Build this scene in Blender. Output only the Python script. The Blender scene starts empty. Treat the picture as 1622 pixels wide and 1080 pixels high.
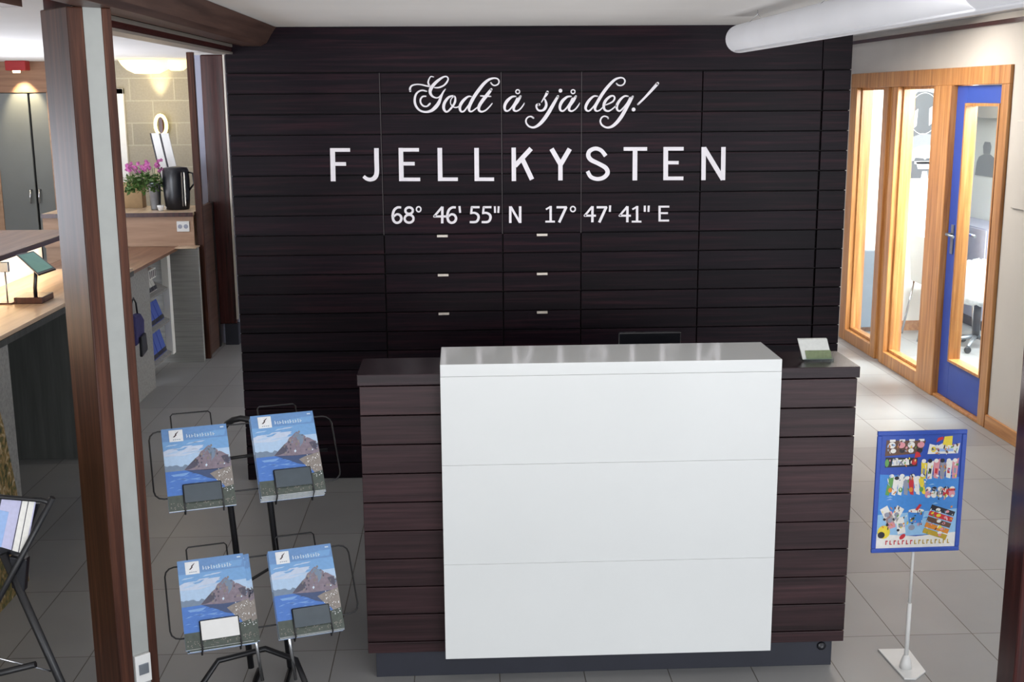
import bpy, bmesh, math, random
from mathutils import Vector, Matrix

random.seed(7)
S = bpy.context.scene
COL = S.collection

# ---------------------------------------------------------------- camera
cam_data = bpy.data.cameras.new('camera')
cam_data.sensor_width = 36.0
cam_data.lens = 1865.0 / 1622.0 * 36.0
cam_data.clip_start = 0.05
cam = bpy.data.objects.new('camera', cam_data)
COL.objects.link(cam)
right, down, fwd = Vector((0.9990279, -0.0435483, -0.0068460)), Vector((-0.0154937, -0.2014764, -0.9793708)), Vector((0.0412706, 0.9785248, -0.2019553))   # camera axes in the world
M = Matrix.Identity(4)
for i in range(3):
    M[i][0] = right[i]; M[i][1] = -down[i]; M[i][2] = -fwd[i]
M.translation = Vector((0, 0, 2.0))
cam.matrix_world = M
S.camera = cam

# ---------------------------------------------------------------- world, daylight, added fill lights, exposure
S.view_settings.view_transform = 'Standard'
S.view_settings.look = 'None'
S.view_settings.exposure = 0.0
S.view_settings.gamma = 1.0
S.view_settings.use_curve_mapping = False
W = bpy.data.worlds.new('world'); S.world = W; W.use_nodes = True
W.node_tree.nodes['Background'].inputs[0].default_value = (0.80, 0.88, 1.0, 1)
W.node_tree.nodes['Background'].inputs[1].default_value = 1.3

def area(name, loc, target, sx, sy, power, col=(1, 1, 1)):
    l = bpy.data.lights.new(name, 'AREA'); l.shape = 'RECTANGLE'; l.size = sx; l.size_y = sy
    l.energy = power; l.color = col
    o = bpy.data.objects.new(name, l); COL.objects.link(o); o.location = loc
    o.rotation_euler = (Vector(target) - Vector(loc)).to_track_quat('-Z', 'Y').to_euler()
    return o
area('daylight_entrance_window', (4.8, -5.0, 1.4), (0.6, 4, 1.1), 5.0, 2.4, 310, (0.95, 0.97, 1.0))
area('rear_left_fill', (-3.4, -6.0, 1.3), (1.0, 4, 1.0), 3.0, 2.2, 150, (0.93, 0.96, 1.0))  # unseen soft fill added behind the camera, opposite the entrance window
area('right_wall_fill', (3.12, 4.3, 1.35), (1.9, 4.3, 0.3), 2.2, 1.2, 22, (0.98, 0.99, 1.0))  # fill added in front of the right wall to brighten the floor
area('foyer_up_fill', (0.1, 0.0, 0.5), (0.1, 0.0001, 3), 3.0, 1.2, 120, (1.0, 0.98, 0.98))  # upward fill added out of view to brighten the ceiling
area('foyer_top_fill', (0.4, 2.9, 2.33), (0.4, 4.9, 1.2), 2.6, 0.3, 8, (1.0, 0.98, 0.96))  # unseen overhead fill added to even out light on the lettered wall
area('hidden_desk_fill', (0.5, 5.0, 0.76), (0.5, 4.999, 3), 1.5, 0.3, 11, (1.0, 0.98, 0.97))  # fill concealed behind the desk, added for the ceiling and lettering
area('daylight_side_room', (4.0, 7.9, 2.40), (4.0, 9.0, 0.0), 1.2, 2.4, 460, (0.97, 0.98, 1.0))
area('corridor_fill', (2.45, 7.3, 2.40), (2.7, 7.0, 0.0), 0.5, 3.6, 110, (1.0, 0.94, 0.87))  # overhead fill added to brighten the corridor floor
area('lounge_side_fill', (-4.5, 6.0, 1.3), (-1.5, 7.0, 0.9), 3.0, 1.2, 110, (0.85, 0.90, 1.0))  # cool fill added along the lounge's left wall, out of view
area('lounge_up_fill', (-3.3, 8.4, 1.2), (-3.3, 8.401, 3), 0.6, 3.0, 60, (0.90, 0.92, 1.0))  # upward fill added to lift the lounge ceiling

# ---------------------------------------------------------------- materials
def lin(c):
    return tuple((v / 255 / 12.92) if v / 255 <= 0.04045 else ((v / 255 + 0.055) / 1.055) ** 2.4 for v in c) + (1.0,)

def new_mat(name):
    m = bpy.data.materials.new(name); m.use_nodes = True
    return m, m.node_tree.nodes, m.node_tree.links, m.node_tree.nodes['Principled BSDF']

def plain(name, rgb, rough=0.5, metal=0.0, vary=0.06, scale=30, spec=0.5, coat=0.0, trans=0.0, bump=0.0):
    m, N, L, b = new_mat(name)
    tc = N.new('ShaderNodeTexCoord'); n = N.new('ShaderNodeTexNoise'); n.inputs['Scale'].default_value = scale
    n.inputs['Detail'].default_value = 4
    L.new(tc.outputs['Object'], n.inputs['Vector'])
    r = N.new('ShaderNodeValToRGB'); c = lin(rgb)
    r.color_ramp.elements[0].color = tuple(v * (1 - vary) for v in c[:3]) + (1,)
    r.color_ramp.elements[1].color = tuple(min(1, v * (1 + vary)) for v in c[:3]) + (1,)
    r.color_ramp.elements[0].position = 0.3; r.color_ramp.elements[1].position = 0.7
    L.new(n.outputs['Fac'], r.inputs['Fac']); L.new(r.outputs['Color'], b.inputs['Base Color'])
    b.inputs['Roughness'].default_value = rough; b.inputs['Metallic'].default_value = metal
    b.inputs['Specular IOR Level'].default_value = spec
    b.inputs['Coat Weight'].default_value = coat
    b.inputs['Transmission Weight'].default_value = trans
    if bump:
        bp = N.new('ShaderNodeBump'); bp.inputs['Strength'].default_value = bump; bp.inputs['Distance'].default_value = 0.004
        L.new(n.outputs['Fac'], bp.inputs['Height']); L.new(bp.outputs['Normal'], b.inputs['Normal'])
    return m

def wood(name, dark, mid, light, rough=0.4, axis='X', island=0.35, fine=60, spec=0.5):
    """streaky timber; grain runs along the given world axis"""
    m, N, L, b = new_mat(name)
    g = N.new('ShaderNodeNewGeometry'); mp = N.new('ShaderNodeMapping')
    sc = {'X': (1.6, fine, fine), 'Y': (fine, 1.6, fine), 'Z': (fine, fine, 1.6)}[axis]
    mp.inputs['Scale'].default_value = sc
    add = N.new('ShaderNodeVectorMath'); add.operation = 'ADD'
    mul = N.new('ShaderNodeVectorMath'); mul.operation = 'SCALE'; mul.inputs['Scale'].default_value = 37.0
    cmb = N.new('ShaderNodeCombineXYZ')
    for k in range(3): L.new(g.outputs['Random Per Island'], cmb.inputs[k])
    L.new(cmb.outputs[0], mul.inputs[0])
    L.new(g.outputs['Position'], mp.inputs['Vector']); L.new(mp.outputs[0], add.inputs[0]); L.new(mul.outputs[0], add.inputs[1])
    n = N.new('ShaderNodeTexNoise'); n.inputs['Scale'].default_value = 1.0; n.inputs['Detail'].default_value = 6; n.inputs['Roughness'].default_value = 0.65
    L.new(add.outputs[0], n.inputs['Vector'])
    r = N.new('ShaderNodeValToRGB'); e = r.color_ramp.elements
    e[0].color = lin(dark); e[0].position = 0.30; e[1].color = lin(light); e[1].position = 0.74
    k = e.new(0.5); k.color = lin(mid)
    L.new(n.outputs['Fac'], r.inputs['Fac'])
    hsv = N.new('ShaderNodeHueSaturation')
    mr = N.new('ShaderNodeMapRange'); mr.inputs['To Min'].default_value = 1 - island; mr.inputs['To Max'].default_value = 1 + island
    L.new(g.outputs['Random Per Island'], mr.inputs['Value']); L.new(mr.outputs[0], hsv.inputs['Value'])
    L.new(r.outputs['Color'], hsv.inputs['Color']); L.new(hsv.outputs['Color'], b.inputs['Base Color'])
    b.inputs['Roughness'].default_value = rough; b.inputs['Specular IOR Level'].default_value = spec
    bp = N.new('ShaderNodeBump'); bp.inputs['Strength'].default_value = 0.12; bp.inputs['Distance'].default_value = 0.002
    L.new(n.outputs['Fac'], bp.inputs['Height']); L.new(bp.outputs['Normal'], b.inputs['Normal'])
    return m

def emis(name, rgb, s):
    m, N, L, b = new_mat(name)
    b.inputs['Base Color'].default_value = lin(rgb)
    b.inputs['Emission Color'].default_value = lin(rgb); b.inputs['Emission Strength'].default_value = s
    return m

def glass(name, tint=(245, 250, 250)):
    m = bpy.data.materials.new(name); m.use_nodes = True; N = m.node_tree.nodes; L = m.node_tree.links
    N.remove(N['Principled BSDF'])
    t = N.new('ShaderNodeBsdfTransparent'); t.inputs[0].default_value = lin(tint)
    gl = N.new('ShaderNodeBsdfGlossy'); gl.inputs['Roughness'].default_value = 0.02
    f = N.new('ShaderNodeLayerWeight'); f.inputs['Blend'].default_value = 0.5
    pw = N.new('ShaderNodeMath'); pw.operation = 'POWER'; pw.inputs[1].default_value = 4.0
    sc = N.new('ShaderNodeMath'); sc.operation = 'MULTIPLY_ADD'; sc.inputs[1].default_value = 0.5; sc.inputs[2].default_value = 0.02
    L.new(f.outputs['Facing'], pw.inputs[0]); L.new(pw.outputs[0], sc.inputs[0])
    mx = N.new('ShaderNodeMixShader')
    L.new(sc.outputs[0], mx.inputs[0]); L.new(t.outputs[0], mx.inputs[1]); L.new(gl.outputs[0], mx.inputs[2])
    L.new(mx.outputs[0], N['Material Output'].inputs[0])
    return m

def tiles(name):
    m, N, L, b = new_mat(name)
    g = N.new('ShaderNodeNewGeometry'); mp = N.new('ShaderNodeMapping'); mp.inputs['Location'].default_value = (-0.11, -0.47, 0)
    L.new(g.outputs['Position'], mp.inputs['Vector'])
    br = N.new('ShaderNodeTexBrick'); br.offset = 0.0; br.squash = 1.0
    br.inputs['Scale'].default_value = 1.0; br.inputs['Brick Width'].default_value = 0.30; br.inputs['Row Height'].default_value = 0.60
    br.inputs['Mortar Size'].default_value = 0.0022; br.inputs['Mortar Smooth'].default_value = 0.3
    br.inputs['Color1'].default_value = lin((139, 139, 139)); br.inputs['Color2'].default_value = lin((153, 153, 152))
    br.inputs['Mortar'].default_value = lin((84, 78, 70))
    L.new(mp.outputs[0], br.inputs['Vector'])
    n = N.new('ShaderNodeTexNoise'); n.inputs['Scale'].default_value = 3.0; n.inputs['Detail'].default_value = 5
    L.new(g.outputs['Position'], n.inputs['Vector'])
    mr = N.new('ShaderNodeMapRange'); mr.inputs['To Min'].default_value = 0.86; mr.inputs['To Max'].default_value = 1.12
    L.new(n.outputs['Fac'], mr.inputs['Value'])
    h = N.new('ShaderNodeHueSaturation'); L.new(br.outputs['Color'], h.inputs['Color']); L.new(mr.outputs[0], h.inputs['Value'])
    L.new(h.outputs['Color'], b.inputs['Base Color'])
    b.inputs['Roughness'].default_value = 0.38
    bp = N.new('ShaderNodeBump'); bp.inputs['Strength'].default_value = 0.4; bp.inputs['Distance'].default_value = 0.002; bp.invert = True
    L.new(br.outputs['Fac'], bp.inputs['Height']); L.new(bp.outputs['Normal'], b.inputs['Normal'])
    return m

def blocks(name):
    m, N, L, b = new_mat(name)
    g = N.new('ShaderNodeNewGeometry'); sp = N.new('ShaderNodeSeparateXYZ'); cb = N.new('ShaderNodeCombineXYZ')
    L.new(g.outputs['Position'], sp.inputs[0]); L.new(sp.outputs[0], cb.inputs[0]); L.new(sp.outputs[2], cb.inputs[1])
    br = N.new('ShaderNodeTexBrick'); br.inputs['Scale'].default_value = 1.0
    br.inputs['Brick Width'].default_value = 0.40; br.inputs['Row Height'].default_value = 0.20; br.inputs['Mortar Size'].default_value = 0.006
    br.inputs['Color1'].default_value = lin((146, 142, 130)); br.inputs['Color2'].default_value = lin((160, 155, 142)); br.inputs['Mortar'].default_value = lin((172, 168, 154))
    L.new(cb.outputs[0], br.inputs['Vector'])
    n = N.new('ShaderNodeTexNoise'); n.inputs['Scale'].default_value = 60; L.new(g.outputs['Position'], n.inputs['Vector'])
    mr = N.new('ShaderNodeMapRange'); mr.inputs['To Min'].default_value = 0.85; mr.inputs['To Max'].default_value = 1.15; L.new(n.outputs['Fac'], mr.inputs['Value'])
    h = N.new('ShaderNodeHueSaturation'); L.new(br.outputs['Color'], h.inputs['Color']); L.new(mr.outputs[0], h.inputs['Value'])
    L.new(h.outputs['Color'], b.inputs['Base Color']); b.inputs['Roughness'].default_value = 0.9
    return m

def grass_picture(name):
    m, N, L, b = new_mat(name)
    tc = N.new('ShaderNodeTexCoord'); n = N.new('ShaderNodeTexNoise'); n.inputs['Scale'].default_value = 22; n.inputs['Detail'].default_value = 8; n.inputs['Distortion'].default_value = 1.4
    L.new(tc.outputs['Object'], n.inputs['Vector'])
    r = N.new('ShaderNodeValToRGB'); e = r.color_ramp.elements
    e[0].color = lin((52, 50, 40)); e[0].position = 0.3; e[1].color = lin((206, 196, 168)); e[1].position = 0.72
    k = e.new(0.43); k.color = lin((96, 96, 58)); k = e.new(0.55); k.color = lin((150, 122, 74))
    L.new(n.outputs['Fac'], r.inputs['Fac']); L.new(r.outputs['Color'], b.inputs['Base Color']); b.inputs['Roughness'].default_value = 0.6
    return m

MT = dict(
    espresso=wood('espresso_stained_wood', (10, 7, 14), (22, 13, 21), (48, 26, 33), rough=0.36, axis='X', island=0.25, fine=55, spec=0.09),
    espresso_top=wood('espresso_stained_counter_top', (22, 13, 17), (34, 22, 27), (50, 34, 39), rough=0.26, axis='X', island=0.1, fine=40, spec=0.28),
    espresso_desk=wood('espresso_stained_desk_wood', (30, 18, 20), (48, 31, 34), (70, 46, 48), rough=0.36, axis='X', island=0.2, fine=55, spec=0.3),
    black_back=plain('dark_gap_backing', (14, 11, 13), 0.8),
    post=wood('brown_varnished_timber', (44, 25, 20), (68, 40, 30), (98, 62, 46), rough=0.42, axis='Z', island=0.1, fine=45, spec=0.2),
    post_red=wood('dark_red_varnished_timber', (40, 16, 15), (62, 26, 24), (82, 38, 34), rough=0.25, axis='Z', island=0.1, fine=45),
    beam=wood('brown_varnished_beam', (58, 40, 34), (82, 60, 52), (100, 76, 66), rough=0.4, axis='Y', island=0.1, fine=45),
    pine=wood('varnished_pine', (140, 88, 44), (178, 122, 68), (206, 156, 100), rough=0.35, axis='Z', island=0.12, fine=40),
    pine_y=wood('varnished_pine_rail', (146, 92, 46), (180, 124, 70), (206, 156, 100), rough=0.35, axis='Y', island=0.12, fine=40),
    oak_top=wood('light_wood_worktop', (176, 150, 122), (200, 174, 146), (214, 190, 164), rough=0.35, axis='Y', island=0.05, fine=30),
    brown_top=wood('brown_wood_worktop', (104, 72, 54), (128, 92, 70), (150, 112, 88), rough=0.35, axis='Y', island=0.05, fine=30),
    tan_panel=wood('tan_wood_panel', (150, 116, 92), (168, 134, 108), (184, 150, 124), rough=0.5, axis='X', island=0.05, fine=20),
    grey_board=wood('grey_limed_board', (126, 126, 124), (146, 146, 143), (162, 162, 158), rough=0.55, axis='X', island=0.08, fine=60),
    dark_grey_board=wood('dark_grey_board', (58, 59, 58), (70, 72, 69), (82, 84, 81), rough=0.55, axis='Z', island=0.05, fine=30),
    white=plain('white_lacquer', (220, 222, 221), 0.09, vary=0.008, scale=4, spec=0.5),
    strip=plain('grey_strip_paint', (160, 163, 160), 0.6, vary=0.04, scale=20),
    lettering=plain('white_vinyl_lettering', (240, 236, 242), 0.5, vary=0.03),
    ceiling=plain('ceiling_paint', (214, 212, 210), 0.9, vary=0.02, scale=3),
    wall=plain('greige_wall_paint', (196, 190, 182), 0.8, vary=0.03, scale=3),
    white_wall=plain('white_wall_paint', (238, 238, 234), 0.8, vary=0.02, scale=3),
    blue_wall=plain('pale_blue_wall_paint', (170, 174, 192), 0.8, vary=0.03, scale=3),
    brown_wall=wood('brown_wood_header', (120, 88, 68), (140, 106, 84), (156, 122, 98), rough=0.6, axis='X', island=0.1, fine=30),
    floor=tiles('grey_floor_tiles'),
    blocks=blocks('grey_block_wall'),
    grey_door=plain('grey_painted_door', (112, 116, 116), 0.5, vary=0.03, scale=6),
    blue_door=plain('blue_painted_door', (46, 74, 160), 0.4, vary=0.05, scale=8),
    glass=glass('window_glass'),
    black_metal=plain('black_powder_coated_metal', (24, 24, 27), 0.4, metal=0.0, vary=0.1),
    chrome=plain('brushed_steel', (200, 202, 206), 0.22, metal=1.0, vary=0.03),
    alu=plain('satin_aluminium', (198, 190, 180), 0.4, metal=0.7, vary=0.03),
    black_plastic=plain('black_plastic', (18, 19, 26), 0.3, vary=0.1),
    plinth=plain('charcoal_plinth_laminate', (38, 40, 50), 0.5, vary=0.08, scale=12),
    duct=plain('white_duct_fabric', (232, 233, 238), 0.7, vary=0.02, scale=5, bump=0.3),
    white_plastic=plain('white_plastic', (228, 228, 226), 0.4, vary=0.02),
    paper=plain('white_page_edges', (240, 238, 232), 0.7, vary=0.08, scale=200),
    steel_dark=plain('zinc_bucket_metal', (150, 156, 164), 0.35, metal=0.8, vary=0.15, scale=12),
    radiator=plain('blue_grey_radiator_paint', (110, 120, 130), 0.5),
    lilac=plain('lilac_grey_cabinet_paint', (160, 160, 178), 0.5),
    wrap=plain('clear_crumpled_plastic_wrap', (214, 222, 226), 0.2, vary=0.25, scale=24, bump=1.0),
    seat_orange=plain('beech_seat', (220, 170, 120), 0.5),
    leaf=plain('green_leaves', (66, 98, 40), 0.5, vary=0.35, scale=60),
    petal=plain('magenta_petals', (176, 84, 148), 0.6, vary=0.3, scale=60),
    cardboard=plain('brown_cardboard', (160, 132, 96), 0.8),
    red_metal=plain('red_lamp_housing', (150, 22, 26), 0.4),
    card_grey=plain('smoked_plastic_card', (74, 84, 92), 0.25, vary=0.05),
    screen=plain('tablet_screen_glass', (58, 84, 80), 0.3, vary=0.15, scale=18),
    navy=plain('navy_fabric', (42, 40, 96), 0.7, vary=0.2, scale=40),
    grasspic=grass_picture('landscape_picture'),
)
for nm, rgb in dict(sky_top=(108, 148, 198), sky_mid=(120, 166, 214), sky_low=(176, 202, 230), cloud=(196, 208, 228), rock=(132, 120, 132), rock_dark=(84, 82, 98),
                    hill=(120, 138, 160), water=(78, 122, 196), water_light=(124, 164, 216), reflection=(66, 82, 118), shore=(76, 84, 78), village=(140, 132, 126),
                    title=(206, 222, 236), logo_white=(232, 234, 236), logo_dark=(60, 40, 44), sign_blue=(52, 84, 176), sign_sky=(72, 140, 214), sign_pale=(150, 196, 232),
                    ice_white=(236, 234, 228), ice_yellow=(238, 214, 70), ice_red=(204, 54, 62), ice_pink=(226, 152, 160), ice_brown=(104, 74, 60), ice_green=(104, 160, 84), ice_orange=(226, 142, 54),
                    ice_grey=(150, 154, 170), ice_dark=(46, 44, 52), gold=(196, 164, 60), poster_dark=(70, 72, 76), poster_white=(228, 228, 226), poster_grey=(130, 132, 136), blue_card=(70, 96, 190),
                    pale_blue=(156, 186, 232), green_card=(112, 124, 92), silver_print=(206, 208, 204), lilac_print=(196, 196, 226)).items():
    MT[nm] = plain('printed_' + nm, rgb, 0.35, vary=0.14 if nm in ('rock', 'village', 'shore', 'rock_dark', 'green_card') else 0.05, scale=90)
MT['lamp_shade'] = emis('lit_cream_lamp_shade', (255, 232, 176), 1.3)
MT['sconce'] = emis('lit_wall_lamp', (255, 236, 160), 2.2)
MT['screen'] = emis('lit_tablet_screen', (84, 128, 120), 0.25)
MT['seam_highlight'] = plain('painted_seam_highlight', (66, 58, 60), 0.4)  # tone stands in for light catching the panel edges
MT['led'] = emis('lit_led_strip', (255, 226, 170), 6.0)
MT['spot_glow'] = emis('lit_spotlight_lens', (255, 220, 160), 8.0)

# ---------------------------------------------------------------- mesh helpers
class MB:
    def __init__(s): s.bm = bmesh.new(); s.mats = []; s.smooth = False
    def mi(s, mat):
        if mat not in s.mats: s.mats.append(mat)
        return s.mats.index(mat)
    def face(s, vs, mat=None):
        f = s.bm.faces.new(vs)
        if mat: f.material_index = s.mi(mat)
        return f
    def box(s, x0, x1, y0, y1, z0, z1, mat=None):
        v = [s.bm.verts.new(p) for p in ((x0, y0, z0), (x1, y0, z0), (x1, y1, z0), (x0, y1, z0), (x0, y0, z1), (x1, y0, z1), (x1, y1, z1), (x0, y1, z1))]
        for q in ((0, 3, 2, 1), (4, 5, 6, 7), (0, 1, 5, 4), (1, 2, 6, 5), (2, 3, 7, 6), (3, 0, 4, 7)): s.face([v[k] for k in q], mat)
        return s
    def prism(s, poly, d, mat=None):
        """poly: list of 3D points (planar), d: extrusion vector"""
        d = Vector(d); a = [s.bm.verts.new(p) for p in poly]; b = [s.bm.verts.new(Vector(p) + d) for p in poly]
        n = len(poly); s.face(a, mat); s.face(b[::-1], mat)
        for i in range(n): s.face([a[i], b[i], b[(i + 1) % n], a[(i + 1) % n]], mat)
        return s
    def tube(s, pts, r, seg=8, mat=None, closed=False):
        pts = [Vector(p) for p in pts]; n = len(pts); rings = []; prev = None
        rr = r if isinstance(r, (list, tuple)) else [r] * n
        for i, p in enumerate(pts):
            if closed: t = (pts[(i + 1) % n] - pts[i - 1]).normalized()
            else: t = (pts[min(i + 1, n - 1)] - pts[max(i - 1, 0)]).normalized()
            if prev is None:
                u = t.cross(Vector((0, 0, 1)));
                if u.length < 1e-3: u = t.cross(Vector((1, 0, 0)))
                u.normalize()
            else: u = (prev - prev.dot(t) * t).normalized()
            prev = u; w = t.cross(u)
            rings.append([s.bm.verts.new(p + (u * math.cos(2 * math.pi * k / seg) + w * math.sin(2 * math.pi * k / seg)) * rr[i]) for k in range(seg)])
        m = n if closed else n - 1
        for i in range(m):
            a, b = rings[i], rings[(i + 1) % n]
            for k in range(seg):
                f = s.face([a[k], a[(k + 1) % seg], b[(k + 1) % seg], b[k]], mat); f.smooth = True
        if not closed: s.face(rings[0][::-1], mat); s.face(rings[-1], mat)
        return s
    def lathe(s, prof, c=(0, 0, 0), seg=24, mat=None, axis='Z'):
        rings = []; c = Vector(c)
        for r, h in prof:
            ring = []
            for k in range(seg):
                a = 2 * math.pi * k / seg
                p = Vector((r * math.cos(a), r * math.sin(a), h)) if axis == 'Z' else Vector((r * math.cos(a), h, r * math.sin(a)))
                ring.append(s.bm.verts.new(c + p))
            rings.append(ring)
        for a, b in zip(rings, rings[1:]):
            for k in range(seg):
                f = s.face([a[k], a[(k + 1) % seg], b[(k + 1) % seg], b[k]], mat); f.smooth = True
        s.face(rings[0][::-1], mat); s.face(rings[-1], mat)
        return s
    def disc(s, cx, cz, r, y, d, n=14, mat=None):
        s.prism([(cx + r * math.cos(2 * math.pi * k / n), y, cz + r * math.sin(2 * math.pi * k / n)) for k in range(n)], (0, d, 0), mat)
    def build(s, name, mat=None, parent=None, bevel=0.0, loc=None):
        if mat and not s.mats: s.mats = [mat]
        bmesh.ops.recalc_face_normals(s.bm, faces=s.bm.faces)
        me = bpy.data.meshes.new(name); s.bm.to_mesh(me); s.bm.free()
        for m in s.mats: me.materials.append(m)
        o = bpy.data.objects.new(name, me); COL.objects.link(o)
        if parent is not None: o.parent = parent
        if loc is not None: o.location = loc
        if bevel:
            b = o.modifiers.new('bevel', 'BEVEL'); b.width = bevel; b.segments = 2; b.limit_method = 'ANGLE'; b.angle_limit = math.radians(50)
        return o

def tag(o, label=None, cat=None, group=None, kind=None):
    if label: o['label'] = label
    if cat: o['category'] = cat
    if group: o['group'] = group
    if kind: o['kind'] = kind
    return o
def thing(name, label, cat, loc=(0, 0, 0), group=None, rz=0.0):
    o = bpy.data.objects.new(name, None); COL.objects.link(o); o.location = loc; o.rotation_euler = (0, 0, rz); o.empty_display_size = 0.1
    return tag(o, label, cat, group)
def struct(name, mb, mat, bevel=0.0, parent=None):
    o = mb.build(name, mat, parent, bevel)
    if parent is None: o['kind'] = 'structure'
    return o
def bx(*a): return MB().box(*a)
def copy_tree(o, parent=None):
    c = o.copy(); COL.objects.link(c); c.parent = parent
    for ch in list(o.children): copy_tree(ch, c)
    return c
def smooth_path(P, n=6):
    """Catmull-Rom through (x, z, w) points"""
    out = []; m = len(P)
    for i in range(m - 1):
        p0, p1, p2, p3 = P[max(i - 1, 0)], P[i], P[i + 1], P[min(i + 2, m - 1)]
        for k in range(n):
            t = k / n
            out.append(tuple(0.5 * (2 * b + (c - a) * t + (2 * a - 5 * b + 4 * c - d) * t * t + (3 * b - a - 3 * c + d) * t ** 3) for a, b, c, d in zip(p0, p1, p2, p3)))
    out.append(tuple(P[-1])); return out
def ribbon(mb, P, y, d, round_ends=False, mat=None):
    """a stroke of changing width on the plane y, extruded by d towards -y"""
    n = len(P); L = []; R = []
    if n > 1 and sum(math.hypot(b[0] - a[0], b[1] - a[1]) for a, b in zip(P, P[1:])) < 0.006:      # a dot
        mb.disc(P[0][0], P[0][1], P[0][2] / 2, y, -d, 16, mat); return
    for i in range(n):
        a = P[max(i - 1, 0)]; b = P[min(i + 1, n - 1)]
        tx, tz = b[0] - a[0], b[1] - a[1]; q = math.hypot(tx, tz) or 1e-9
        nx, nz = -tz / q, tx / q
        k = 1.0
        if 0 < i < n - 1:
            ax, az = P[i][0] - a[0], P[i][1] - a[1]; qa = math.hypot(ax, az) or 1e-9
            k = 1 / max(0.6, abs((-az / qa) * nx + (ax / qa) * nz))
        w = P[i][2] / 2 * k
        L.append((P[i][0] + nx * w, P[i][1] + nz * w)); R.append((P[i][0] - nx * w, P[i][1] - nz * w))
    bm = mb.bm
    fl = [bm.verts.new((p[0], y - d, p[1])) for p in L]; fr = [bm.verts.new((p[0], y - d, p[1])) for p in R]
    bl = [bm.verts.new((p[0], y, p[1])) for p in L]; br = [bm.verts.new((p[0], y, p[1])) for p in R]
    for i in range(n - 1):
        for q in ([fl[i], fl[i + 1], fr[i + 1], fr[i]], [bl[i], fl[i], fl[i + 1], bl[i + 1]][::-1], [br[i], fr[i], fr[i + 1], br[i + 1]]): mb.face(q, mat)
    mb.face([fl[0], fr[0], br[0], bl[0]], mat); mb.face([fl[-1], fr[-1], br[-1], bl[-1]][::-1], mat)
    if round_ends:
        for p in (P[0], P[-1]): mb.disc(p[0], p[1], p[2] / 2 * 0.96, y, -d, 10, mat)

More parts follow.
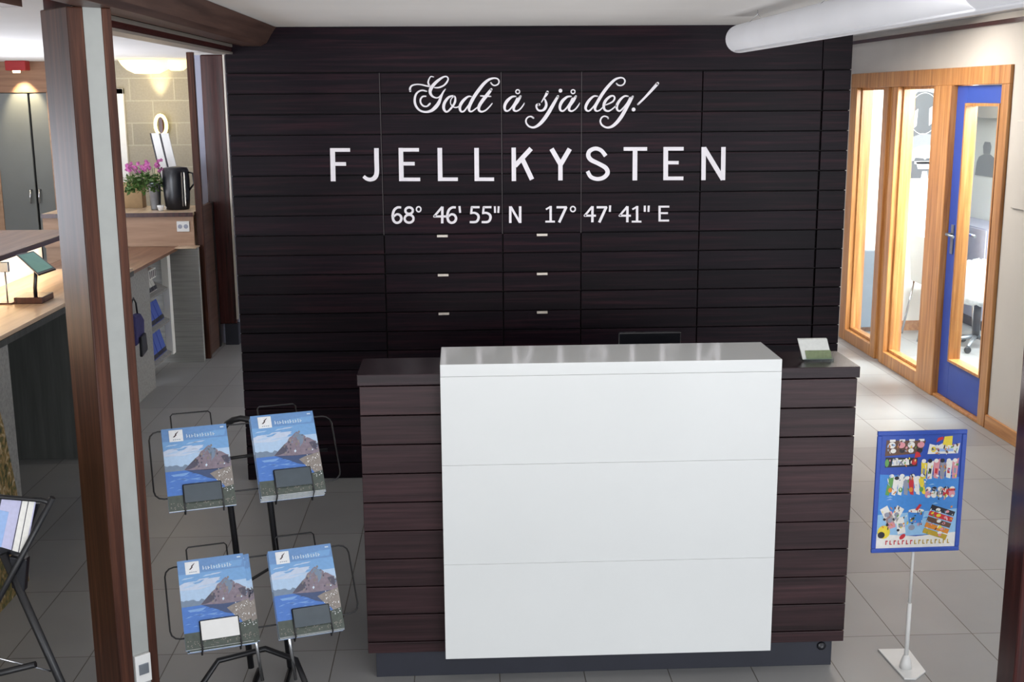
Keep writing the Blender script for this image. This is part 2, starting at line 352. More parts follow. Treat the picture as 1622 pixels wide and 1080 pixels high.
# lettering strokes: (x, z, width) in metres on the wall
SCRIPT_GREETING=[[[[-0.1293,2.1075,0.005],[-0.1434,2.1091,0.0056],[-0.1531,2.0954,0.0069],[-0.1572,2.0785,0.0088],[-0.1506,2.064,0.0094]],[[-0.2485,2.0391,0.0107],[-0.2488,2.053,0.0094],[-0.2384,2.0658,0.0082],[-0.2163,2.0712,0.0063],[-0.1913,2.0695,0.0069],[-0.1694,2.0641,0.0075],[-0.1475,2.06,0.0075]],[[-0.1256,2.0546,0.0057],[-0.1036,2.0551,0.0082],[-0.0783,2.0657,0.0082],[-0.0622,2.0825,0.0088],[-0.0563,2.0978,0.0075],[-0.0637,2.1086,0.0069],[-0.0806,2.1066,0.0088],[-0.1061,2.0905,0.0132],[-0.1284,2.0706,0.0157],[-0.1446,2.0492,0.017],[-0.1481,2.0307,0.0145],[-0.139,2.0137,0.0107],[-0.1203,2.0043,0.0069],[-0.1045,2.0073,0.0063],[-0.0917,2.0211,0.0057]],[[-0.0707,2.0472,0.005],[-0.0836,2.0303,0.0088],[-0.0951,2.0057,0.012],[-0.105,1.981,0.0164],[-0.1212,1.9595,0.0183],[-0.1437,1.941,0.0145],[-0.1722,1.9344,0.0101],[-0.2004,1.9414,0.0095],[-0.2189,1.9602,0.0113],[-0.2271,1.985,0.012],[-0.224,2.0127,0.0107],[-0.2109,2.0327,0.0088],[-0.1887,2.0418,0.0075],[-0.1669,2.037,0.0075]],[[-0.1705,2.0124,0.0069],[-0.1863,2.0109,0.0082],[-0.1976,1.9971,0.0088],[-0.1964,1.9786,0.0088],[-0.1842,1.9646,0.0082],[-0.1669,1.9623,0.0076],[-0.1541,1.9721,0.0095],[-0.1499,1.9767,0.0076]]],[[[-0.0288,2.0145,0.0069],[-0.0541,2.007,0.0113],[-0.0751,1.9824,0.0145],[-0.0819,1.9561,0.0145],[-0.0743,1.938,0.0107],[-0.0617,1.9358,0.0088],[-0.0408,1.9558,0.0101],[-0.0246,1.9805,0.0114],[-0.022,2.0037,0.0088],[-0.0288,2.0145,0.0069]],[[-0.0289,2.0114,0.0044],[-0.0433,1.9961,0.005],[-0.0459,1.9744,0.005],[-0.0329,1.9588,0.0057],[-0.0172,1.9556,0.0063],[-0.0013,1.9617,0.0063]]],[[[0.0594,2.0093,0.0063],[0.0436,2.0094,0.0088],[0.0213,1.9925,0.0139],[0.0052,1.971,0.0152],[0.0002,1.9524,0.0133],[0.0062,1.9362,0.0095],[0.0205,1.9367,0.0082],[0.0365,1.9552,0.0076],[0.0527,1.9768,0.0063]],[[0.1596,2.0765,0.0082],[0.1674,2.0672,0.0069],[0.18,2.0634,0.0069],[0.1958,2.0701,0.0069],[0.2007,2.0839,0.0076],[0.1929,2.0963,0.0069],[0.174,2.0995,0.0082],[0.1487,2.092,0.012],[0.1233,2.0721,0.0151],[0.0977,2.0415,0.017],[0.0752,2.0107,0.017],[0.0558,1.9768,0.0171],[0.0476,1.9552,0.0152],[0.0489,1.9381,0.0095],[0.0616,1.9358,0.0076],[0.0807,1.9487,0.0063],[0.0967,1.961,0.0051]]],[[[0.1608,2.0441,0.0133],[0.1416,2.0195,0.0171],[0.116,1.9888,0.0171],[0.0983,1.961,0.0158],[0.098,1.9408,0.012],[0.1122,1.9336,0.0089],[0.1313,1.9406,0.0076],[0.1505,1.9575,0.007],[0.1649,1.9745,0.0057]],[[0.1068,2.0121,0.0069],[0.1573,2.0095,0.007]]],[[[0.2853,2.0087,0.0065],[0.2645,2.006,0.0107],[0.2406,1.9858,0.0155],[0.2285,1.9626,0.0143],[0.2298,1.9421,0.0107],[0.2432,1.9362,0.0083],[0.2612,1.9507,0.0077],[0.2792,1.9768,0.0071],[0.2912,2.0,0.0065]],[[0.3091,2.0086,0.0113],[0.2941,1.9854,0.0161],[0.2776,1.9622,0.0149],[0.2745,1.9418,0.0113],[0.2879,1.9353,0.0083],[0.3058,1.9445,0.0071],[0.3208,1.9619,0.0066],[0.3283,1.975,0.0048]],[[0.3048,2.0318,0.0059],[0.304,2.0282,0.0059],[0.3019,2.0251,0.0059],[0.2987,2.023,0.0059],[0.2949,2.0223,0.0059],[0.2912,2.0231,0.0059],[0.288,2.0252,0.0059],[0.2859,2.0283,0.0059],[0.2852,2.032,0.0059],[0.286,2.0356,0.0059],[0.2881,2.0387,0.0059],[0.2913,2.0408,0.0059],[0.295,2.0415,0.0059],[0.2988,2.0407,0.0059],[0.302,2.0386,0.0059],[0.3041,2.0355,0.0059],[0.3048,2.0318,0.0059]]],[[[0.446,2.0295,0.0137],[0.44,2.0164,0.0131],[0.4281,1.999,0.0077],[0.4156,1.9787,0.0054]],[[0.4296,1.999,0.006],[0.4376,1.9815,0.0107],[0.44,1.964,0.0131],[0.4325,1.9465,0.0137],[0.4191,1.9373,0.0101],[0.4012,1.938,0.0095],[0.3908,1.9512,0.0089],[0.3908,1.9643,0.0101],[0.4027,1.9672,0.0155]]],[[[0.4996,2.0073,0.0125],[0.4788,1.9725,0.0161],[0.4549,1.9317,0.0185],[0.431,1.8968,0.0185],[0.404,1.8677,0.0156],[0.377,1.8532,0.0108],[0.3531,1.8578,0.009],[0.3383,1.874,0.0084],[0.3368,1.8916,0.0078],[0.3473,1.9047,0.0072],[0.3623,1.9076,0.0072],[0.3742,1.9001,0.0096]],[[0.5124,2.0354,0.0191],[0.5136,2.0342,0.0191]]],[[[0.567,2.0068,0.0066],[0.5461,2.0041,0.0107],[0.5223,1.9838,0.0155],[0.5104,1.9606,0.0143],[0.5119,1.9401,0.0108],[0.5254,1.9342,0.0084],[0.5433,1.9486,0.0078],[0.5611,1.9748,0.0072],[0.573,1.9981,0.0066]],[[0.5909,2.0067,0.0113],[0.576,1.9835,0.0161],[0.5597,1.9602,0.0149],[0.5568,1.9398,0.0114],[0.5702,1.9332,0.0084],[0.5882,1.9425,0.0072],[0.603,1.9599,0.0066],[0.6104,1.973,0.0048]],[[0.5863,2.03,0.006],[0.5856,2.0263,0.006],[0.5835,2.0232,0.006],[0.5803,2.0212,0.006],[0.5765,2.0205,0.006],[0.5727,2.0212,0.006],[0.5695,2.0233,0.006],[0.5674,2.0264,0.006],[0.5666,2.0301,0.006],[0.5674,2.0338,0.006],[0.5695,2.0369,0.006],[0.5727,2.0389,0.006],[0.5764,2.0396,0.006],[0.5802,2.0389,0.006],[0.5834,2.0368,0.006],[0.5856,2.0337,0.006],[0.5863,2.03,0.006]]],[[[0.7016,2.0065,0.0064],[0.6825,2.0066,0.0089],[0.6603,1.9881,0.0134],[0.6446,1.9633,0.0147],[0.6415,1.9447,0.0121],[0.6511,1.9337,0.0089],[0.6639,1.9367,0.0083],[0.6829,1.9568,0.007],[0.6955,1.9754,0.0064]],[[0.7981,2.0694,0.0076],[0.8061,2.0616,0.007],[0.8221,2.0593,0.007],[0.8363,2.0676,0.007],[0.8409,2.083,0.0076],[0.8312,2.0955,0.007],[0.8121,2.0971,0.0083],[0.7868,2.0865,0.0121],[0.7584,2.0588,0.0146],[0.7333,2.028,0.0159],[0.7113,1.994,0.0159],[0.6924,1.9599,0.0147],[0.6894,1.9412,0.0121],[0.699,1.9324,0.0077],[0.7149,1.9379,0.0064],[0.7307,1.9534,0.0057]]],[[[0.7434,1.9626,0.0057],[0.7625,1.9703,0.007],[0.7815,1.9811,0.0083],[0.7893,1.9966,0.0089],[0.7828,2.0075,0.0077],[0.7653,2.0045,0.0108],[0.7432,1.9844,0.014],[0.7339,1.9596,0.014],[0.7389,1.9393,0.0109],[0.7565,1.932,0.0089],[0.7756,1.9406,0.007],[0.7977,1.9591,0.0064]]],[[[0.8578,2.0054,0.007],[0.8387,2.0055,0.0089],[0.8166,1.987,0.0128],[0.8009,1.9591,0.0141],[0.8044,1.9373,0.0096],[0.8172,1.9325,0.0083],[0.8362,1.9495,0.0077],[0.855,1.9743,0.007],[0.8675,1.9991,0.007]],[[0.8818,2.0037,0.0109],[0.8646,1.9742,0.016],[0.8459,1.9401,0.0173],[0.824,1.9027,0.0186],[0.7987,1.8716,0.0167],[0.7733,1.853,0.0128],[0.7477,1.85,0.0096],[0.7251,1.8628,0.009],[0.717,1.8816,0.0083],[0.7232,1.8988,0.0077],[0.7375,1.9065,0.007],[0.7536,1.9017,0.007],[0.7568,1.8954,0.009]]],[[[1.0084,2.0681,0.016],[0.9818,2.0388,0.0141],[0.9442,1.9986,0.0109],[0.9095,1.9646,0.009]],[[0.8869,1.9388,0.0198],[0.8881,1.9376,0.0198]]]]
CAPITALS=[[[[-0.65,1.7573,0.0247],[-0.6523,1.5898,0.0248]],[[-0.662,1.7483,0.0182],[-0.5612,1.7474,0.0182]],[[-0.651,1.6776,0.0182],[-0.5839,1.677,0.0183]]],[[[-0.4274,1.7553,0.0235],[-0.4283,1.7016,0.0235],[-0.4291,1.6333,0.0236],[-0.4397,1.6073,0.0236],[-0.4596,1.597,0.0197],[-0.4805,1.6005,0.0183],[-0.4971,1.6137,0.017]]],[[[-0.3033,1.7556,0.0235],[-0.3044,1.5877,0.0236]],[[-0.3147,1.7459,0.0183],[-0.2114,1.7451,0.0183]],[[-0.3054,1.6758,0.0183],[-0.2346,1.6751,0.0184]],[[-0.3153,1.5963,0.0184],[-0.2082,1.5952,0.0184]]],[[[-0.1052,1.7539,0.0236],[-0.1058,1.5857,0.0237]],[[-0.1168,1.595,0.0184],[-0.0153,1.594,0.0185]]],[[[0.0824,1.7522,0.0236],[0.0822,1.5839,0.0238]],[[0.0718,1.5932,0.0185],[0.1709,1.5922,0.0185]]],[[[0.2725,1.7519,0.0224],[0.2727,1.582,0.0225]],[[0.362,1.7466,0.0237],[0.279,1.6593,0.0238]],[[0.3162,1.6949,0.0238],[0.366,1.589,0.0239]]],[[[0.4669,1.7444,0.0238],[0.5139,1.6637,0.0239]],[[0.5607,1.7436,0.0238],[0.5133,1.6637,0.0239]],[[0.5126,1.6735,0.0225],[0.5127,1.5829,0.0226]]],[[[0.7465,1.7054,0.0212],[0.7224,1.7337,0.0199],[0.6925,1.7437,0.0199],[0.6641,1.7322,0.0212],[0.6562,1.7095,0.0225],[0.6697,1.6871,0.0226],[0.7063,1.6684,0.0213],[0.7464,1.6451,0.0226],[0.7566,1.6187,0.0226],[0.7369,1.5959,0.0213],[0.7036,1.5883,0.02],[0.6702,1.5998,0.02],[0.6528,1.6289,0.0199]]],[[[0.8384,1.7405,0.0186],[0.96,1.7394,0.0186]],[[0.8975,1.7419,0.0239],[0.8985,1.5792,0.0241]]],[[[1.0563,1.7484,0.024],[1.059,1.5789,0.0241]],[[1.0452,1.7394,0.0186],[1.1491,1.7385,0.0187]],[[1.0592,1.6685,0.0174],[1.1247,1.6679,0.0174]],[[1.0474,1.5883,0.0187],[1.1512,1.5873,0.0188]]],[[[1.253,1.7467,0.0227],[1.2561,1.577,0.0228]],[[1.3559,1.7458,0.0227],[1.3583,1.576,0.0229]],[[1.2545,1.7421,0.024],[1.3581,1.58,0.0242]]]]
COORDINATES=[[[[-0.3092,1.4526,0.011],[-0.3276,1.4528,0.012],[-0.344,1.4415,0.0129],[-0.3524,1.4208,0.0129],[-0.3538,1.4024,0.0129],[-0.3479,1.3824,0.0129],[-0.3334,1.374,0.012],[-0.3166,1.3802,0.0129],[-0.3097,1.3973,0.0129],[-0.3171,1.4135,0.012],[-0.3341,1.4174,0.011],[-0.3496,1.4046,0.0092]]],[[[-0.2498,1.4358,0.012],[-0.2519,1.4286,0.012],[-0.2574,1.4229,0.012],[-0.2652,1.4198,0.012],[-0.2738,1.4199,0.012],[-0.2815,1.4232,0.012],[-0.2867,1.429,0.012],[-0.2885,1.4362,0.012],[-0.2864,1.4434,0.012],[-0.2809,1.4491,0.012],[-0.273,1.4522,0.012],[-0.2644,1.4522,0.012],[-0.2568,1.4489,0.012],[-0.2515,1.443,0.012],[-0.2498,1.4358,0.012]],[[-0.2471,1.3943,0.012],[-0.249,1.3865,0.012],[-0.2542,1.3799,0.012],[-0.2618,1.3756,0.012],[-0.2706,1.3742,0.012],[-0.2794,1.3758,0.012],[-0.2868,1.3803,0.012],[-0.2916,1.387,0.012],[-0.2932,1.3948,0.012],[-0.2912,1.4025,0.012],[-0.2861,1.4091,0.012],[-0.2785,1.4134,0.012],[-0.2697,1.4148,0.012],[-0.2609,1.4132,0.012],[-0.2535,1.4087,0.012],[-0.2487,1.4021,0.012],[-0.2471,1.3943,0.012]]],[[[-0.2082,1.4423,0.0074],[-0.2095,1.4367,0.0074],[-0.2128,1.4322,0.0074],[-0.2174,1.4298,0.0074],[-0.2226,1.4299,0.0074],[-0.2271,1.4324,0.0074],[-0.2302,1.4369,0.0074],[-0.2312,1.4425,0.0074],[-0.23,1.4481,0.0074],[-0.2267,1.4526,0.0074],[-0.222,1.455,0.0074],[-0.2169,1.455,0.0074],[-0.2123,1.4524,0.0074],[-0.2092,1.4479,0.0074],[-0.2082,1.4423,0.0074]]],[[[-0.0982,1.4535,0.0111],[-0.1407,1.4046,0.0111],[-0.0798,1.4039,0.0111]],[[-0.0973,1.4549,0.0129],[-0.0998,1.3685,0.0129]]],[[[-0.0282,1.4496,0.0111],[-0.0466,1.4498,0.012],[-0.063,1.4384,0.0129],[-0.0712,1.4177,0.0129],[-0.0725,1.3992,0.0129],[-0.0663,1.3793,0.013],[-0.0517,1.3708,0.012],[-0.0349,1.3771,0.013],[-0.0282,1.3941,0.013],[-0.0357,1.4104,0.012],[-0.0528,1.4143,0.0111],[-0.0683,1.4015,0.0092]]],[[[-0.0096,1.4563,0.0111],[-0.0064,1.4216,0.0111]]],[[[0.0943,1.4496,0.0111],[0.0541,1.4501,0.0111],[0.0509,1.4224,0.0111]],[[0.0453,1.4187,0.0102],[0.0685,1.4208,0.0111],[0.0859,1.409,0.013],[0.0875,1.3905,0.013],[0.0748,1.3744,0.0121],[0.0424,1.3734,0.0111]]],[[[0.1558,1.449,0.0111],[0.1156,1.4494,0.0111],[0.1125,1.4217,0.0111]],[[0.1069,1.4181,0.0102],[0.1301,1.4201,0.0111],[0.1475,1.4084,0.013],[0.1492,1.3898,0.013],[0.1365,1.3737,0.0121],[0.104,1.3727,0.0111]]],[[[0.173,1.4534,0.0102],[0.1741,1.4196,0.0102]],[[0.1929,1.4532,0.0102],[0.1908,1.4195,0.0102]]],[[[0.2531,1.4525,0.013],[0.2525,1.3664,0.013]],[[0.3041,1.452,0.013],[0.3037,1.3658,0.013]],[[0.255,1.4507,0.0121],[0.3023,1.3686,0.0121]]],[[[0.4377,1.4345,0.0089],[0.4586,1.4462,0.0089]],[[0.4622,1.4519,0.0124],[0.4622,1.3685,0.0125]],[[0.4345,1.3715,0.0098],[0.4844,1.3709,0.0098]]],[[[0.4929,1.445,0.0116],[0.5463,1.4444,0.0116]],[[0.5436,1.4466,0.0134],[0.5063,1.3663,0.0134]]],[[[0.5904,1.4346,0.0071],[0.5892,1.4288,0.0071],[0.5857,1.4243,0.0071],[0.5807,1.4217,0.0071],[0.5752,1.4218,0.0071],[0.5702,1.4244,0.0071],[0.5667,1.4291,0.0071],[0.5654,1.4349,0.0071],[0.5667,1.4406,0.0071],[0.5701,1.4452,0.0071],[0.5751,1.4477,0.0071],[0.5806,1.4477,0.0071],[0.5856,1.4451,0.0071],[0.5891,1.4404,0.0071],[0.5904,1.4346,0.0071]]],[[[0.679,1.4469,0.0107],[0.6392,1.3999,0.0107],[0.6981,1.3992,0.0107]],[[0.6799,1.4483,0.0125],[0.6796,1.3652,0.0125]]],[[[0.7014,1.4427,0.0116],[0.7549,1.4421,0.0116]],[[0.7522,1.4444,0.0134],[0.7154,1.3639,0.0134]]],[[[0.7718,1.4517,0.0107],[0.7703,1.4184,0.0107]]],[[[0.8612,1.445,0.0107],[0.8215,1.3979,0.0107],[0.8806,1.3972,0.0108]],[[0.8621,1.4463,0.0125],[0.8623,1.3631,0.0126]]],[[[0.8878,1.4296,0.009],[0.9087,1.4414,0.0089]],[[0.9122,1.4471,0.0125],[0.9134,1.3634,0.0126]],[[0.8855,1.3664,0.0099],[0.9358,1.3658,0.0099]]],[[[0.9524,1.4484,0.0107],[0.9529,1.4164,0.0108]],[[0.973,1.4482,0.0107],[0.9722,1.4162,0.0108]]],[[[1.0299,1.4467,0.0117],[1.0314,1.3657,0.0117]],[[1.0255,1.4423,0.0099],[1.0807,1.4417,0.0099]],[[1.0306,1.4089,0.0099],[1.0742,1.4084,0.0099]],[[1.0268,1.3702,0.0099],[1.0808,1.3696,0.0099]]]]

# ================================================================ THE SETTING
CZ = 2.355
struct('floor', bx(-5.2, 6.2, -9.0, 12.0, -0.1, 0.0), MT['floor'])
struct('ceiling', MB().box(-5.2, 1.9, -9.0, 12.0, CZ, 2.62).box(1.9, 3.2, -9.0, 9.9, 2.47, 2.62).box(3.2, 6.2, 3.0, 12.0, 2.47, 2.62), MT['ceiling'])

# dark panelled partition: backing, fascia and narrow end strip are the wall, the doors and drawers are a built-in cupboard
Y0 = 6.10
struct('wall_back', bx(-1.165, 2.006, Y0 + 0.0205, 6.55, 0, CZ), MT['black_back'])
fa = bx(-1.165, 1.852, Y0, Y0 + 0.02, 2.134, CZ - 0.001); fa.box(1.856, 2.006, Y0, Y0 + 0.02, 2.134, 2.35); struct('trim_6', fa, MT['espresso'], 0.001)
PL = [2.131 - 0.1022 * k for k in range(21)] + [0.0]
def planks(mb, x0, x1, y, zs, t=0.02, gap=0.005, mat=None):
    for a, b in zip(zs, zs[1:]):
        mb.box(x0, x1, y, y + t, b + gap / 2, a - gap / 2, mat)
mb = MB(); planks(mb, 1.866, 2.006, Y0, PL)
struct('trim_7', mb, MT['espresso'], 0.0015)

cup = thing('built_in_cupboard', 'dark plank-fronted wall cupboard with six drawers behind the reception desk', 'cupboard', (0, Y0, 0))
def pan(name, x0, x1, zs):
    m = MB(); planks(m, x0, x1, 0.0, zs); return m.build(name, MT['espresso'], cup, 0.0015)
pan('door', -1.165, -0.404, PL)
pan('door', -0.398, 0.210, PL[:9]); pan('door', 0.216, 0.619, PL[:9])
for x0, x1, hx in ((-0.398, 0.210, -0.100), (0.216, 0.619, 0.417)):
    for k in range(3):
        i = 8 + 2 * k
        d = pan('drawer', x0, x1, PL[i:i + 3])
        h = MB(); h.box(hx - 0.028, hx + 0.028, -0.016, 0.0, PL[i] - 0.016, PL[i] - 0.003)
        tag(h.build('handle', MT['alu'], d, 0.001), 'small satin metal bar handle')
    pan('door', x0, x1, PL[14:])
for x in (-0.4035, 0.2105, 0.6195): bx(x, x + 0.003, 0.001, 0.006, 1.31, 2.129).build('painted_edge_highlight', MT['seam_highlight'], cup)  # thin strips added to paint edge highlights along the upper seams
pan('door', 0.624, 1.238, PL); pan('door', 1.243, 1.857, PL)

# lettering on the panels
def lettering(name, label, data, soft, width=1.0):
    root = thing(name, label, 'sign')
    for strokes in data:
        m = MB()
        for si, st in enumerate(strokes):
            yy = Y0 - 0.001 - 0.00015 * si
            P = [(p[0], p[1], p[2] * width) for p in st]
            if len(P) > 2 and (soft or len(P) > 4): P = smooth_path(P, 5); ribbon(m, P, yy, 0.003, soft)
            elif len(P) > 2:
                for a, b in zip(P, P[1:]): ribbon(m, [a, b], yy, 0.003)
                for p in P[1:-1]: m.disc(p[0], p[1], p[2] / 2, yy + 0.00005, -0.003, 10)
            else: ribbon(m, P, yy, 0.003, soft)
        m.build('letter', MT['lettering'], root)
lettering('greeting_lettering', 'white cursive lettering reading Godt å sjå deg! at the top of the dark panelled wall', SCRIPT_GREETING, True)
lettering('name_lettering', 'large white capital letters FJELLKYSTEN across the dark panelled wall', CAPITALS, False)
lettering('coordinate_lettering', 'small white map coordinates in degrees on the dark wall, lowest line of writing', COORDINATES, False)

# right side: wall with glazed pine screen
XR = 3.20
mb = MB()
mb.box(XR, XR + 0.10, 2.6, 6.835, 0, 2.47); mb.box(XR, XR + 0.10, 9.66, 9.9, 0, 2.47); mb.box(XR, XR + 0.10, 6.835, 9.66, 2.172, 2.47)
struct('wall_right', mb, MT['wall'])
struct('trim_1', bx(XR - 0.03, XR, 3.0, 9.75, 2.405, 2.43), MT['post_red'])
struct('baseboard_right', bx(XR - 0.018, XR, 3.0, 6.835, 0, 0.085), MT['pine_y'], 0.003)
struct('wall_passage', bx(-2.14, 3.2, 9.80, 9.92, 0, 2.47), MT['blue_wall'])
XF0, XF1 = XR - 0.02, XR + 0.115
fr = MB()                                                    # outer frame
fr.box(XF0, XF1, 6.84, 9.66, 2.062, 2.172); fr.box(XF0, XF1, 6.84, 6.94, 0, 2.062)
fr.box(XF0, XF1, 9.51, 9.66, 0, 2.062)
fr.box(XF0 - 0.01, XF1, 7.64, 7.925, 0, 2.062)
fr.box(XF0, XF1, 8.61, 8.70, 0, 2.062); fr.box(XF0 + 0.02, XF1, 8.70, 8.80, 0, 2.062); fr.box(XF0, XF1, 8.80, 8.905, 0, 2.062)
fr.box(XF0, XF1, 7.925, 8.61, 0, 0.095); fr.box(XF0, XF1, 8.905, 9.51, 0, 0.095)
fr.box(XF0, XF1, 6.94, 7.64, 0, 0.02)
struct('trim_2', fr, MT['pine'], 0.004)
for n, (a, b) in enumerate(((7.925, 8.61), (8.905, 9.51))):
    w = MB()
    for q in ((a, a + 0.02, 0.095, 2.062), (b - 0.02, b, 0.095, 2.062), (a, b, 0.095, 0.115), (a, b, 2.042, 2.062)): w.box(XR + 0.02, XR + 0.06, *q)
    wo = struct('window_%d' % (n + 1), w, MT['pine'], 0.003)
    tag(bx(XR + 0.035, XR + 0.041, a + 0.015, b - 0.015, 0.11, 2.05).build('pane', MT['glass'], wo), 'clear glass pane')
d = MB(); DX0, DX1 = XR + 0.012, XR + 0.055
d.box(DX0, DX1, 6.945, 6.985, 0.022, 2.058); d.box(DX0, DX1, 7.475, 7.635, 0.022, 2.058); d.box(DX0, DX1, 6.985, 7.475, 0.022, 0.275); d.box(DX0, DX1, 6.985, 7.475, 1.95, 2.058)
do = struct('door_1', d, MT['blue_door'], 0.002)
bd = MB()
for q in ((6.985, 7.003, 0.275, 1.95), (7.457, 7.475, 0.275, 1.95), (7.003, 7.457, 0.275, 0.293), (7.003, 7.457, 1.932, 1.95)): bd.box(XR - 0.004, XR + 0.075, *q)
bd.build('glazing_bead', MT['pine'], do, 0.002)
bx(XR + 0.03, XR + 0.036, 7.0, 7.46, 0.29, 1.935).build('pane', MT['glass'], do)
for sx in (-1, 1):
    x = XR + 0.033 + sx * 0.022
    h = MB(); h.box(min(x, x + sx * 0.006), max(x, x + sx * 0.006), 7.535, 7.575, 0.98, 1.17)
    h.tube([(x, 7.555, 1.11), (x + sx * 0.045, 7.555, 1.11), (x + sx * 0.05, 7.54, 1.11), (x + sx * 0.05, 7.43, 1.105)], 0.009)
    h.build('door_handle', MT['steel_dark'], do)
hp = MB(); hp.box(XR - 0.012, XR, 5.9, 6.73, 1.355, 1.855)
tag(hp.build('wall_hatch', MT['wall'], None, 0.004), 'pale flat service hatch set in the light wall beside the blue door', 'hatch')

# room behind the glass
struct('wall_office', MB().box(3.3, 4.34, 9.90, 10.0, 0, 2.47).box(4.30, 4.34, 10.0, 11.35, 0, 2.47).box(4.30, 5.0, 11.35, 11.45, 0, 2.47).box(4.80, 4.9, 5.0, 11.35, 0, 2.47).box(3.3, 4.9, 5.0, 5.1, 0, 2.47), MT['white_wall'])
struct('baseboard_office', MB().box(3.3, 4.34, 9.885, 9.90, 0, 0.085).box(4.34, 4.80, 11.335, 11.35, 0, 0.085).box(4.785, 4.80, 5.1, 11.335, 0, 0.085), MT['pine_y'])
struct('trim_3', bx(4.66, 4.80, 9.4, 11.3, 1.80, 1.93), MT['wall'], 0.004)

# left side: lounge and its bar
struct('wall_left', bx(-4.7, -4.6, -9.0, 11.2, 0, CZ), MT['white_wall'])
struct('wall_far', bx(-3.6, -2.0, 11.10, 11.25, 0, CZ), MT['blocks'])
struct('wall_storage', MB().box(-4.6, -3.6, 11.10, 11.25, 2.08, CZ, MT['brown_wall']).box(-4.6, -4.23, 11.10, 11.25, 0, 2.08, MT['tan_panel']).box(-3.75, -3.6, 11.10, 11.25, 0, 2.08, MT['tan_panel']).box(-4.24, -3.74, 11.16, 11.25, 0, 2.08, MT['black_back']), None)
struct('wall_corner', bx(-2.14, -2.04, 9.92, 11.1, 0, CZ), MT['blue_wall'])
for n, (a, b, hx) in enumerate(((-4.23, -3.925, -3.96), (-3.905, -3.75, -3.88))):
    m = bx(a, b, 11.11, 11.15, 0.01, 2.075); o = struct('door_%d' % (n + 2), m, MT['grey_door'], 0.003)
    MB().tube([(hx, 11.11, 1.2), (hx, 11.07, 1.2), (hx, 11.06, 1.15), (hx, 11.06, 1.08)], 0.01).build('door_handle', MT['chrome'], o)
w = MB(); w.box(-3.115, -3.05, 11.06, 11.10, 0.9, 2.11); w.box(-3.60, -3.05, 11.06, 11.10, 2.06, 2.11)
wo = struct('window_3', w, MT['white_plastic'], 0.004)
tag(bx(-3.6, -3.115, 11.075, 11.08, 0.95, 2.06).build('pane', MT['glass'], wo))

# header rail between the posts, with light metal edges
hd = bx(-1.21, -1.131, 3.62, 6.09, 2.234, CZ - 0.001, MT['post_red']); hd.box(-1.131, -1.126, 3.62, 6.09, 2.258, 2.272, MT['alu']); hd.box(-1.21, -1.126, 3.62, 6.09, 2.224, 2.234, MT['alu'])
struct('trim_4', hd, None)
hd = bx(-1.27, -1.20, -1.0, 3.42, 2.255, CZ - 0.001); struct('trim_5', hd, MT['beam'])

# ================================================================ TIMBER
b = MB(); Yb0, Yb1 = -1.0, 6.095
b.prism([(-1.08, Yb0, CZ - 0.001), (-1.08, Yb0, 2.262), (-0.985, Yb0, 2.262), (-0.955, Yb0, 2.278), (-0.93, Yb0, 2.32), (-0.905, Yb0, CZ - 0.001)], (0, Yb1 - Yb0, 0))
tag(b.build('ceiling_beam', MT['beam'], None, 0.004), 'brown varnished timber beam running under the ceiling above the left post to the dark wall', 'beam')

p = thing('timber_post', 'tall brown timber post with a pale strip, left of the brochure stand', 'post', (-1.0, 3.565, 0))
D = Vector((0.77, 0.64, 0)); E_ = Vector((-0.64, 0.77, 0))
def pp(s0, s1, e0, e1): return [tuple(-D * s0 + E_ * e0), tuple(-D * s1 + E_ * e0), tuple(-D * s1 + E_ * e1), tuple(-D * s0 + E_ * e1)]
MB().prism(pp(0.083, 0.13, 0, 0.197), (0, 0, 2.262)).build('timber', MT['post'], p, 0.004)
MB().prism(pp(0.028, 0.083, 0.004, 0.15), (0, 0, 2.262)).build('pale_strip', MT['strip'], p, 0.001)
MB().prism(pp(0.0, 0.028, 0, 0.15), (0, 0, 2.262)).build('timber', MT['post'], p, 0.003)
# socket on the pale strip
sk = thing('wall_socket', 'white electrical socket low on the pale strip of the timber post', 'socket', tuple(Vector((-1.0, 3.565, 0.225)) - D * 0.0555 + E_ * 0.003))
def sp(s0, s1, e0, e1, z0, z1): return [tuple(D * s0 + E_ * e0 + Vector((0, 0, z0))), tuple(D * s1 + E_ * e0 + Vector((0, 0, z0))), tuple(D * s1 + E_ * e0 + Vector((0, 0, z1))), tuple(D * s0 + E_ * e0 + Vector((0, 0, z1)))]
MB().prism(sp(-0.026, 0.026, 0, 0, -0.05, 0.045), tuple(-E_ * 0.012)).build('plate', MT['white_plastic'], sk, 0.002)
MB().prism(sp(-0.016, 0.016, -0.0122, 0, -0.02, 0.015), tuple(-E_ * 0.004)).build('socket_face', MT['steel_dark'], sk, 0.001)

p = thing('timber_post', 'dark red-brown timber post at the right edge, beside the sign stand', 'post', (1.76, 3.36, 0))
bx(-0.067, 0.07, -0.06, 0.06, 0, CZ - 0.001).build('post_shaft', MT['post_red'], p, 0.008)
p = thing('timber_post', 'narrow brown timber post rising from the far bar counter end beside the tan panel', 'post', (-2.015, 9.16, 0))
bx(-0.03, 0.02, 0.02, 0.07, 0, CZ - 0.001).build('post_shaft', MT['post'], p, 0.003)
p = thing('timber_post', 'dark red-brown broad timber post against the left end of the dark panelled wall', 'post', (-1.96, 9.76, 0))
bx(-0.095, 0.085, -0.06, 0.03, 0.18, CZ - 0.001).build('post_shaft', MT['post_red'], p, 0.01)
bx(-0.02, 0.09, -0.05, 0.03, 0, 0.18).build('foot_block', MT['plinth'], p, 0.003)
bx(0.086, 0.10, -0.075, -0.04, 0.22, CZ - 0.001).build('cream_edge', MT['alu'], p)

